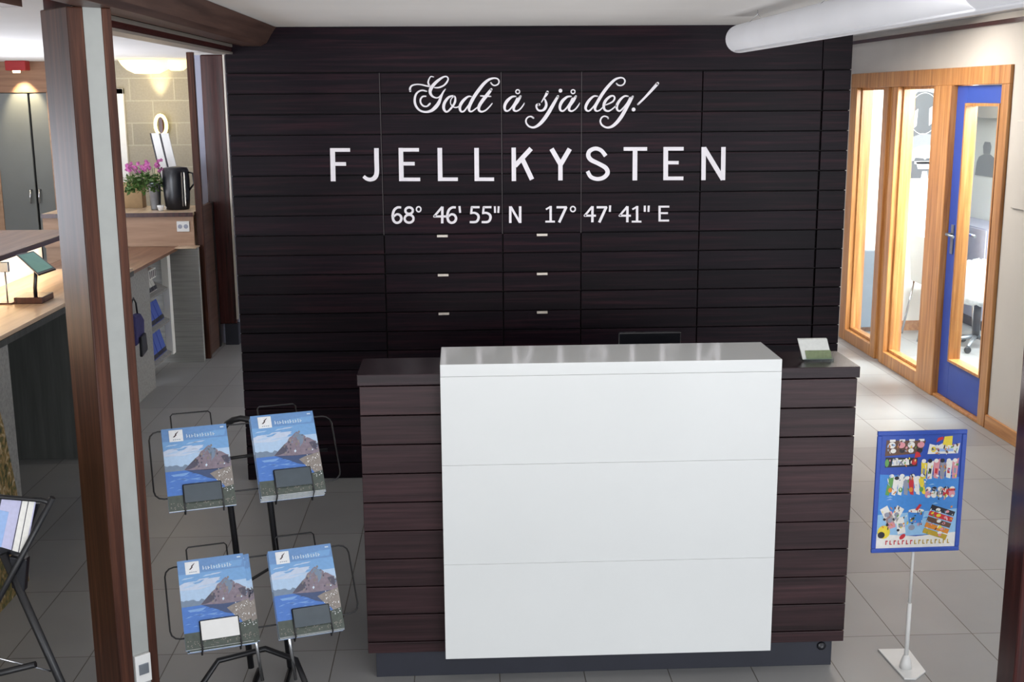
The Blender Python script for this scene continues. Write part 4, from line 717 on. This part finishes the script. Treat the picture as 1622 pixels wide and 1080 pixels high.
# ================================================================ BAR COUNTERS IN THE LOUNGE
bc = thing('bar_counter', 'high bar counter with light wooden top and grey base at the far left', 'bar counter', (-2.1, 5.0, 0))
def rb(ox, oy, x0, x1, y0, y1, z0, z1, mat=None, m=None): return (m or MB()).box(x0 - ox, x1 - ox, y0 - oy, y1 - oy, z0, z1, mat)
rb(-2.1, 5.0, -2.56, -1.853, 3.3, 6.66, 1.062, 1.08).build('counter_top', MT['oak_top'], bc, 0.002)
rb(-2.1, 5.0, -2.56, -1.849, 3.3, 6.66, 1.035, 1.0615).build('edge_band', MT['dark_grey_board'], bc)
rb(-2.1, 5.0, -1.895, -1.87, 3.3, 4.82, 0, 1.034).build('side_panel', MT['grey_board'], bc, 0.002)
m = MB(); m.prism([(-1.8695 + 2.1, y - 5.0, z) for y, z in ((3.3, 0.0), (4.80, 0.0), (4.785, 0.25), (4.76, 0.42), (4.725, 0.56), (4.69, 0.72), (4.66, 0.80), (4.3, 0.85), (3.3, 0.88))], (0.003, 0, 0)); m.build('landscape_print', MT['grasspic'], bc)
rb(-2.1, 5.0, -2.56, -2.02, 6.56, 6.60, 0, 1.034).build('end_panel', MT['dark_grey_board'], bc, 0.002)
rb(-2.1, 5.0, -2.60, -2.56, 3.3, 6.66, 0, 1.06).build('back_panel', MT['dark_grey_board'], bc)
sh = thing('raised_bar_shelf', 'dark-edged brown wooden shelf raised above the back of the light bar top', 'shelf', (-2.4, 5.0, 1.08))
rb(-2.4, 5.0, -2.56, -2.14, 3.3, 6.64, 0.205, 0.222).build('shelf_board', MT['brown_top'], sh, 0.002)
rb(-2.4, 5.0, -2.139, -2.13, 3.3, 6.64, 0.197, 0.222).build('edge_band', MT['post_red'], sh)
rb(-2.4, 5.0, -2.37, -2.34, 3.3, 6.64, 0.0005, 0.2045).build('back_wall', MT['white_wall'], sh)
rb(-2.4, 5.0, -2.30, -2.28, 3.6, 6.6, 0.194, 0.204).build('light_strip', MT['led'], sh)
l = area('bar_shelf_light', (-2.22, 5.25, 1.262), (-2.335, 5.25, 1.16), 2.6, 0.05, 8, (1.0, 0.80, 0.56))

tb = thing('tablet', 'tablet computer tilted on a small stand on the lit bar top', 'tablet', (-1.95, 5.5, 1.08))
A, B_, C_, D_ = Vector((-2.096, 5.60, 1.296)), Vector((-2.013, 5.60, 1.313)), Vector((-1.842, 5.38, 1.258)), Vector((-1.923, 5.38, 1.231))
o_ = Vector((-1.95, 5.5, 1.08)); q = [A - o_, B_ - o_, C_ - o_, D_ - o_]; nr = (q[1] - q[0]).cross(q[3] - q[0]).normalized()
if nr.z < 0: nr = -nr
m = MB(); m.prism([tuple(p) for p in q], tuple(-nr * 0.008)); m.build('housing', MT['black_plastic'], tb, 0.001)
cc = sum(q, Vector()) / 4
m = MB(); m.prism([tuple(cc + (p - cc) * 0.86 + nr * 0.0005) for p in q], tuple(nr * 0.0008)); m.build('screen', MT['screen'], tb)
MB().tube([tuple(cc - nr * 0.008), (cc.x - 0.02, cc.y + 0.02, 0.07), (cc.x - 0.02, cc.y + 0.02, 0.012)], 0.009, 8).build('stand_arm', MT['black_plastic'], tb)
bx(-0.13, 0.0, -0.02, 0.14, 0, 0.03).build('stand_base', MT['post_red'], tb, 0.003)
ct = thing('card_terminal', 'small dark card terminal on a post left of the tablet on the bar', 'card terminal', (-2.115, 5.50, 1.08))
bx(-0.02, 0.02, -0.01, 0.01, 0.148, 0.195).build('head', MT['steel_dark'], ct, 0.003); MB().tube([(0, 0, 0.0), (0, 0, 0.15)], 0.004, 8).build('post', MT['steel_dark'], ct); bx(-0.03, 0.03, -0.03, 0.03, 0, 0.008).build('base', MT['post_red'], ct, 0.002)
nb = thing('notepad', 'small blue notepad lying on the light bar top at the left edge', 'notepad', (-2.17, 5.42, 1.0802))
bx(-0.10, 0.02, -0.05, 0.06, 0, 0.008).build('pages', MT['paper'], nb); bx(-0.101, 0.021, -0.051, 0.061, 0.0081, 0.010).build('cover', MT['blue_card'], nb)

# rear counter with brochure niches
kc = thing('rear_counter', 'lower grey counter with brown wooden top and open brochure niches behind the posts', 'counter', (-2.3, 8.5, 0))
R_ = (-2.3, 8.5)
rb(*R_, -2.85, -2.17, 6.75, 9.14, 0.878, 0.90).build('counter_top', MT['brown_top'], kc, 0.002)
rb(*R_, -2.24, -2.19, 6.8, 8.25, 0, 0.877).build('front_panel', MT['grey_board'], kc, 0.002)
rb(*R_, -2.24, -2.19, 8.80, 8.88, 0.12, 0.877).build('upright', MT['white_wall'], kc, 0.002)
rb(*R_, -2.44, -2.42, 8.25, 8.80, 0.05, 0.877).build('niche_back', MT['grey_board'], kc)
for z in (0.13, 0.38, 0.62):
    m = MB(); m.prism([(-2.20 + 2.3, -0.245, z), (-2.42 + 2.3, -0.245, z + 0.10), (-2.42 + 2.3, -0.245, z + 0.115), (-2.20 + 2.3, -0.245, z + 0.015)], (0, 0.54, 0)); m.build('sloping_shelf', MT['grey_board'], kc)
rb(*R_, -2.42, -2.02, 9.06, 9.11, 0, 0.895).build('end_panel', MT['grey_board'], kc, 0.002)
rb(*R_, -2.18, -2.02, 9.0, 9.14, 0.896, 0.905).build('end_cap', MT['oak_top'], kc, 0.001)
for (z, mat, hh, y0, y1, lab) in ((0.395, 'blue_card', 0.15, 8.27, 8.74, 'row of blue brochures in the middle niche of the rear counter'), (0.145, 'blue_card', 0.19, 8.28, 8.76, 'row of blue brochures in the lowest niche of the rear counter'), (0.635, 'silver_print', 0.12, 8.28, 8.60, 'grey and white brochures in the top niche of the rear counter')):
    n = 4; w_ = (y1 - y0) / n
    for k in range(n):
        bb = thing('leaflet', ('blue' if mat == 'blue_card' else 'grey and white') + ' leaflet in the ' + {0.395: 'middle', 0.145: 'lowest', 0.635: 'top'}[z] + ' niche of the rear counter, ' + ('nearest', 'second nearest', 'third nearest', 'farthest')[k], 'leaflet', (-2.225, y0 + w_ * (k + 0.5), z + 0.012), 'leaflets in the ' + {0.395: 'middle', 0.145: 'lowest', 0.635: 'top'}[z] + ' niche')
        m = MB(); m.prism([(0.0, -w_ * 0.46, 0.006), (-0.05, -w_ * 0.46, hh), (-0.056, -w_ * 0.46, hh), (-0.012, -w_ * 0.46, 0.006)], (0, w_ * 0.92, 0)); m.build('cover', MT[mat], bb)
        m = MB(); m.prism([(0.0005, -w_ * 0.46, 0.012), (-0.008, -w_ * 0.46, 0.04), (-0.0085, -w_ * 0.46, 0.04), (0.0, -w_ * 0.46, 0.012)], (0, w_ * 0.92, 0)); m.build('print_strip', MT['ice_dark'], bb)
cs = thing('card_box', 'white boxes of small cards just under the rear counter top', 'card box', (-2.21, 8.36, 0.765))
m = MB(); m.box(-0.03, 0.02, -0.09, 0.09, 0, 0.07); m.build('box', MT['white_plastic'], cs, 0.002)
for k in range(4): bx(0.0205, 0.022, -0.08 + k * 0.045, -0.06 + k * 0.045, 0.01, 0.06).build('printed_stripe', MT['ice_dark'], cs)
bg = thing('shoulder_bag', 'dark blue bag hanging on the grey front of the rear counter', 'bag', (-2.15, 7.62, 0.45))
m = MB(); m.prism([(0, -0.10, 0.0), (0, 0.10, 0.02), (0, 0.12, 0.14), (0, 0.05, 0.19), (0, -0.10, 0.20)], (0.05, 0, 0)); m.build('body', MT['navy'], bg, 0.012)
m = MB(); m.tube([(0.02, -0.08, 0.18), (0.02, -0.05, 0.27), (0.02, 0.0, 0.30), (0.02, 0.05, 0.26), (0.02, 0.07, 0.17)], 0.006); m.build('strap', MT['black_plastic'], bg)
m = MB(); m.prism([(0.051, -0.06, -0.08), (0.051, 0.08, -0.06), (0.051, 0.06, 0.06), (0.051, -0.05, 0.05)], (0.02, 0, 0)); m.build('flap', MT['black_plastic'], bg, 0.006)

hs = thing('half_height_screen', 'dark brown half-height timber panel at the end of the grey rear counter', 'screen', (-2.03, 9.35, 0))
bx(-0.02, 0.015, -0.118, 0.34, 0, 1.19).build('panel', MT['beam'], hs, 0.004); bx(-0.022, 0.02, 0.285, 0.342, 0, 1.191).build('dark_edge_strip', MT['black_metal'], hs)

# tan serving shelf behind the rear counter
ts = thing('serving_shelf', 'tan wooden shelf unit with a dark front edge holding flowers and a black jug', 'shelf', (-2.4, 9.2, 0))
rb(-2.4, 9.2, -3.2, -2.06, 9.15, 9.17, 0.90, 1.135).build('front_panel', MT['tan_panel'], ts)
rb(-2.4, 9.2, -3.2, -2.055, 9.13, 9.75, 1.136, 1.16).build('shelf_top', MT['oak_top'], ts, 0.002)
rb(-2.4, 9.2, -3.2, -2.055, 9.122, 9.1295, 1.128, 1.1595).build('dark_edge', MT['post_red'], ts)
rb(-2.4, 9.2, -3.2, -2.06, 9.72, 9.74, 0, 1.135).build('back_panel', MT['tan_panel'], ts)
rb(-2.4, 9.2, -3.2, -2.85, 9.175, 9.71, 0, 1.135).build('cabinet_body', MT['tan_panel'], ts)
ws = thing('wall_socket', 'white double socket on the tan panel under the flower shelf', 'socket', (-2.138, 9.149, 1.052))
bx(-0.048, 0.048, -0.012, 0, -0.04, 0.04).build('plate', MT['white_plastic'], ws, 0.003)
for s_ in (-0.022, 0.022): MB().lathe([(0.015, -0.0135), (0.015, -0.0125), (0.017, -0.0121)], (s_, 0, 0), 14, axis='Y').build('socket_face', MT['ice_grey'], ws)

fl = thing('potted_flowers', 'purple flowers with green leaves in a zinc bucket on the far shelf', 'flowers', (-2.40, 9.40, 1.16))
MB().lathe([(0.036, 0), (0.038, 0.01), (0.048, 0.20), (0.052, 0.205), (0.052, 0.215)], (0, 0, 0), 20).build('zinc_bucket', MT['steel_dark'], fl)
r = random.Random(4); m = MB(); mp_ = MB()
for k in range(480):
    a = r.uniform(0, 6.28); R0 = math.sqrt(r.random()); c = Vector((-0.085 + 0.15 * R0 * math.cos(a), 0.10 * R0 * math.sin(a) - 0.01, r.uniform(0.18, 0.31) - 0.05 * R0))
    u = Vector((r.uniform(-1, 1), r.uniform(-1, 1), r.uniform(-0.5, 0.8))).normalized(); w_ = u.cross(Vector((r.uniform(-1, 1), r.uniform(-1, 1), 1))).normalized(); s_ = r.uniform(0.014, 0.028)
    v = [m.bm.verts.new(p) for p in (c - u * s_, c + w_ * s_ * 0.45, c + u * s_, c - w_ * s_ * 0.45)]; m.face(v)
for k in range(14): 
    a = k * 0.45; m.tube([(0, 0, 0.15), (-0.03 + 0.07 * math.cos(a), 0.05 * math.sin(a), 0.24), (-0.055 + 0.12 * math.cos(a), 0.07 * math.sin(a), 0.33)], 0.0018, 5)
m.build('foliage', MT['leaf'], fl)
for k in range(46):
    cx, cz = (r.uniform(-0.205, -0.02), r.uniform(0.29, 0.375)) if k < 36 else (r.uniform(0.02, 0.055), r.uniform(0.30, 0.385)); cy = r.uniform(-0.07, 0.05)
    for j in range(5):
        a = j * 1.257 + k; c = Vector((cx, cy, cz)); d1 = Vector((math.cos(a), r.uniform(-0.5, 0.5), math.sin(a))).normalized(); d2 = d1.cross(Vector((0, 1, 0.2))).normalized(); s_ = 0.017
        mp_.face([mp_.bm.verts.new(p) for p in (c, c + d1 * s_ * 0.6 + d2 * s_ * 0.4, c + d1 * s_, c + d1 * s_ * 0.6 - d2 * s_ * 0.4)])
mp_.build('blossoms', MT['petal'], fl)
jg = thing('thermos_jug', 'large black jug with chrome stripes beside the flowers on the far shelf', 'jug', (-2.235, 9.42, 1.16))
MB().lathe([(0.085, 0), (0.092, 0.01), (0.100, 0.10), (0.104, 0.22), (0.100, 0.30), (0.090, 0.325), (0.02, 0.335)], (0, 0, 0), 28).build('body', MT['black_plastic'], jg)
for a in (-1.0, -0.78):
    m = MB(); m.prism([(0.104 * math.cos(a), 0.104 * math.sin(a), 0.03), (0.104 * math.cos(a + 0.09), 0.104 * math.sin(a + 0.09), 0.03), (0.108 * math.cos(a + 0.09), 0.108 * math.sin(a + 0.09), 0.29), (0.108 * math.cos(a), 0.108 * math.sin(a), 0.29)], (0.002, -0.003, 0))
    m.build('chrome_stripe', MT['chrome'], jg)
MB().tube([(0.098, 0, 0.29), (0.135, -0.01, 0.28), (0.14, -0.01, 0.20), (0.10, 0, 0.15)], 0.008).build('handle', MT['black_plastic'], jg)
for k, (dx, lab) in enumerate(((0, 'left'), (0.075, 'right'))):
    mc = thing('menu_card', 'tall white menu card leaning behind the purple flowers, %s one of two' % lab, 'menu card', (-2.33 + dx, 9.60, 1.165), 'menu cards behind the flowers')
    m = MB(); m.prism([(-0.02, 0, 0), (0.04, 0, 0), (-0.075, 0.06, 0.58), (-0.135, 0.06, 0.58)], (0, 0.012, 0)); m.build('card', MT['white_plastic'], mc, 0.001)
    m = MB(); m.prism([(-0.032, 0, 0), (-0.0205, 0, 0), (-0.1355, 0.06, 0.58), (-0.147, 0.06, 0.58)], (0, 0.012, 0)); m.build('dark_spine', MT['ice_dark'], mc)
bxo = thing('cardboard_box', 'plain brown cardboard box on the far shelf left of the zinc bucket', 'box', (-2.62, 9.60, 1.161))
bx(-0.10, 0.08, -0.06, 0.06, 0, 0.20).build('carton', MT['cardboard'], bxo, 0.002); bx(-0.10, 0.08, -0.004, 0.004, 0.2003, 0.2012).build('tape', MT['tan_panel'], bxo)
cup2 = thing('ceramic_cup', 'small white cup beside the black jug on the far shelf', 'cup', (-2.33, 9.27, 1.16))
MB().lathe([(0.018, 0), (0.026, 0.03), (0.028, 0.045)], (0, 0, 0), 16).build('bowl', MT['white_plastic'], cup2); MB().tube([(0.026, 0, 0.036), (0.042, 0, 0.03), (0.038, 0, 0.015), (0.022, 0, 0.012)], 0.003, 6).build('handle', MT['white_plastic'], cup2)

# lamps
cl = thing('ceiling_lamp', 'glowing cream pleated lamp shade under the lounge ceiling', 'lamp', (-2.74, 10.75, CZ))
for k, (cx, rr, dp) in enumerate(((0.0, 0.24, 0.125), (0.26, 0.12, 0.10))):
    prof = [(0.03, -dp), (rr * 0.45, -dp * 0.97), (rr * 0.72, -dp * 0.72), (rr * 0.9, -dp * 0.38), (rr, -0.006)]
    m = MB(); m.lathe(prof, (cx, 0, 0), 32); m.build('shade', MT['lamp_shade'], cl)
pl = bpy.data.lights.new('ceiling_lamp_light', 'POINT'); pl.energy = 7; pl.color = (1.0, 0.82, 0.52); pl.shadow_soft_size = 0.15
po = bpy.data.objects.new('ceiling_lamp_light', pl); COL.objects.link(po); po.location = (-2.74, 10.6, 2.05)
sc = thing('wall_lamp', 'glowing oval wall lamp on the grey block wall above the flowers', 'lamp', (-2.725, 11.09, 1.78))
m = MB(); m.tube([(0.05 * math.cos(a), -0.05, 0.09 * math.sin(a)) for a in [2 * math.pi * k / 20 for k in range(20)]], 0.016, 8, closed=True); m.build('glowing_ring', MT['sconce'], sc)
bx(-0.018, 0.018, -0.05, 0.0, -0.085, 0.085).build('back_plate', MT['post_red'], sc, 0.003)
for zz, tz, e in ((1.90, 2.6, 30), (1.66, 0.9, 14)):
    sl = bpy.data.lights.new('wall_lamp_beam', 'SPOT'); sl.energy = e; sl.color = (1.0, 0.86, 0.5); sl.spot_size = math.radians(48); sl.spot_blend = 0.9; sl.shadow_soft_size = 0.02
    so = bpy.data.objects.new('wall_lamp_beam', sl); COL.objects.link(so); so.location = (-2.725, 11.0, zz); so.rotation_euler = (Vector((-2.725, 11.12, tz)) - so.location).to_track_quat('-Z', 'Y').to_euler()
rs = thing('spotlight', 'red ceiling spotlight shining on the brown wood header at upper left', 'spotlight', (-3.92, 10.92, CZ))
bx(-0.09, 0.09, -0.06, 0.06, -0.085, 0).build('housing', MT['red_metal'], rs, 0.008)
MB().lathe([(0.03, -0.105), (0.034, -0.084)], (-0.02, 0.02, 0), 16).build('lens', MT['spot_glow'], rs)
sl = bpy.data.lights.new('spotlight_beam', 'SPOT'); sl.energy = 30; sl.color = (1.0, 0.82, 0.5); sl.spot_size = math.radians(70); sl.spot_blend = 0.6; sl.shadow_soft_size = 0.02
so = bpy.data.objects.new('spotlight_beam', sl); COL.objects.link(so); so.location = (-3.94, 10.96, 2.24); so.rotation_euler = (Vector((-3.94, 11.10, 2.0)) - so.location).to_track_quat('-Z', 'Y').to_euler()

# ================================================================ OFFICE BEHIND THE GLASS
ps = thing('portrait_poster', 'black and white poster with a dark-haired face in sunglasses behind the middle pane', 'poster', (3.885, 9.897, 1.29))
def py(m, pts, lvl, mat): m.prism([(x, -0.002 - lvl * 0.0008, z) for x, z in pts], (0, -0.0006, 0), MT[mat])
m = MB(); py(m, [(-0.15, 0), (0.15, 0), (0.15, 0.80), (-0.15, 0.80)], 0, 'poster_white')
py(m, [(-0.15, 0.02), (0.15, 0.02), (0.15, 0.17), (-0.15, 0.17)], 1, 'poster_dark'); py(m, [(-0.05, 0.14), (0.12, 0.14), (0.13, 0.27), (-0.07, 0.27)], 2, 'poster_white'); py(m, [(-0.02, 0.10), (0.10, 0.10), (0.12, 0.16), (-0.04, 0.16)], 2, 'poster_white'); py(m, [(0.01, 0.02), (0.07, 0.02), (0.06, 0.08), (0.02, 0.08)], 2, 'poster_white')
py(m, [(-0.06, 0.165), (0.14, 0.165), (0.13, 0.195), (0.05, 0.19), (0.035, 0.175), (0.02, 0.19), (-0.05, 0.195)], 3, 'poster_dark'); py(m, [(-0.09, 0.25), (-0.04, 0.285), (0.04, 0.30), (0.15, 0.28), (0.15, 0.34), (0.10, 0.38), (0.0, 0.40), (-0.10, 0.36), (-0.15, 0.30), (-0.10, 0.22)], 3, 'poster_grey')
py(m, [(-0.12, 0.36), (0.14, 0.38), (0.15, 0.62), (0.10, 0.72), (0.03, 0.74), (-0.06, 0.74), (-0.13, 0.66)], 2, 'poster_dark')
py(m, [(-0.08, 0.44), (-0.055, 0.46), (-0.05, 0.60), (-0.075, 0.58)], 4, 'poster_white'); py(m, [(0.05, 0.46), (0.075, 0.48), (0.07, 0.62), (0.045, 0.60)], 4, 'poster_white'); py(m, [(0.09, 0.66), (0.15, 0.66), (0.15, 0.77), (0.09, 0.77)], 4, 'pale_blue')
m.tube([(0.0 + 0.125 * math.cos(a), -0.009, 0.56 + 0.17 * math.sin(a)) for a in [2 * math.pi * k / 28 for k in range(28)]], 0.003, 5, MT['poster_white'], closed=True)
m.build('sheet', None, ps)
p2 = thing('silhouette_poster', 'grey half-length silhouette figure print on the white wall behind the blue door', 'poster', (4.797, 10.66, 1.27))
m = MB()
def px_(pts, mat='poster_grey'): m.prism([(-0.001, y, z) for y, z in pts], (-0.002, 0, 0), MT[mat])
px_([(-0.20, 0.0), (0.22, 0.0), (0.20, 0.12), (0.16, 0.17), (0.05, 0.20), (-0.07, 0.20), (-0.20, 0.16), (-0.22, 0.08)]); px_([(-0.06, 0.201), (0.07, 0.201), (0.09, 0.27), (0.06, 0.31), (-0.05, 0.31), (-0.08, 0.27)]); px_([(-0.21, 0.162), (-0.24, 0.22), (-0.30, 0.30), (-0.28, 0.31), (-0.20, 0.24), (-0.16, 0.172)])
m.build('sheet', None, p2)
rd = thing('radiator', 'blue-grey flat radiator standing against the far wall behind the left pane', 'radiator', (3.47, 9.80, 0.05))
bx(-0.13, 0.06, 0.0, 0.06, 0.0, 0.66).build('panel', MT['radiator'], rd, 0.004); bx(0.062, 0.12, 0.0, 0.06, 0.0, 0.66).build('end_cover', MT['white_plastic'], rd, 0.004)
oc = thing('office_chair', 'slim chair with white back, beech seat and thin metal legs behind the middle pane', 'chair', (3.93, 9.58, 0))
m = MB(); m.prism([(-0.15, -0.2, 0.86), (-0.135, -0.2, 0.86), (-0.10, -0.2, 0.46), (-0.115, -0.2, 0.46)], (0, 0.4, 0)); m.build('backrest', MT['white_plastic'], oc, 0.004)
bx(-0.11, 0.30, -0.2, 0.2, 0.455, 0.475).build('seat', MT['seat_orange'], oc, 0.006)
for xx, yy, ex in ((-0.09, -0.18, -0.17), (-0.09, 0.18, -0.17), (0.26, -0.18, 0.30), (0.26, 0.18, 0.30)): MB().tube([(xx, yy, 0.455), (ex, yy, 0.0)], 0.010, 8).build('leg', MT['chrome'], oc)
sw = thing('swivel_chair', 'swivel chair wrapped in clear crumpled plastic seen through the blue door', 'chair', (4.12, 9.12, 0))
m = MB(); rr_ = random.Random(3)
m.lathe([(0.05, 0.36), (0.16, 0.38), (0.20, 0.44), (0.185, 0.52), (0.20, 0.58), (0.16, 0.65), (0.10, 0.69), (0.02, 0.70)], (0, 0, 0), 28)
for v in m.bm.verts: v.co *= 1 + rr_.uniform(-0.05, 0.05)
m.build('wrapped_seat', MT['wrap'], sw); MB().tube([(0, 0, 0.08), (0, 0, 0.37)], 0.03, 12).build('column', MT['black_plastic'], sw)
for k in range(5):
    a = k * 1.2566 + 0.3; f = MB().tube([(0, 0, 0.10), (0.24 * math.cos(a), 0.24 * math.sin(a), 0.055)], [0.02, 0.012], 8).build('base_arm', MT['steel_dark'], sw)
    m = MB(); m.lathe([(0.024, -0.012), (0.027, -0.008), (0.027, 0.008), (0.024, 0.012)], (0.24 * math.cos(a), 0.24 * math.sin(a), 0.028), 12, axis='Y'); m.build('castor', MT['black_plastic'], f)
cb = thing('office_cabinet', 'low lilac-grey cabinet against the wall seen through the blue door', 'cabinet', (4.62, 10.4, 0))
bx(-0.16, 0.16, -0.62, 0.66, 0.09, 0.88).build('body', MT['lilac'], cb, 0.004); bx(-0.14, 0.15, -0.60, 0.64, 0, 0.089).build('plinth', MT['post_red'], cb)
for a, b in ((-0.61, 0.015), (0.025, 0.65)): d = bx(-0.175, -0.161, a, b, 0.10, 0.87).build('door', MT['lilac'], cb, 0.003); bx(-0.185, -0.176, b - 0.06, b - 0.05, 0.45, 0.60).build('handle', MT['chrome'], d)
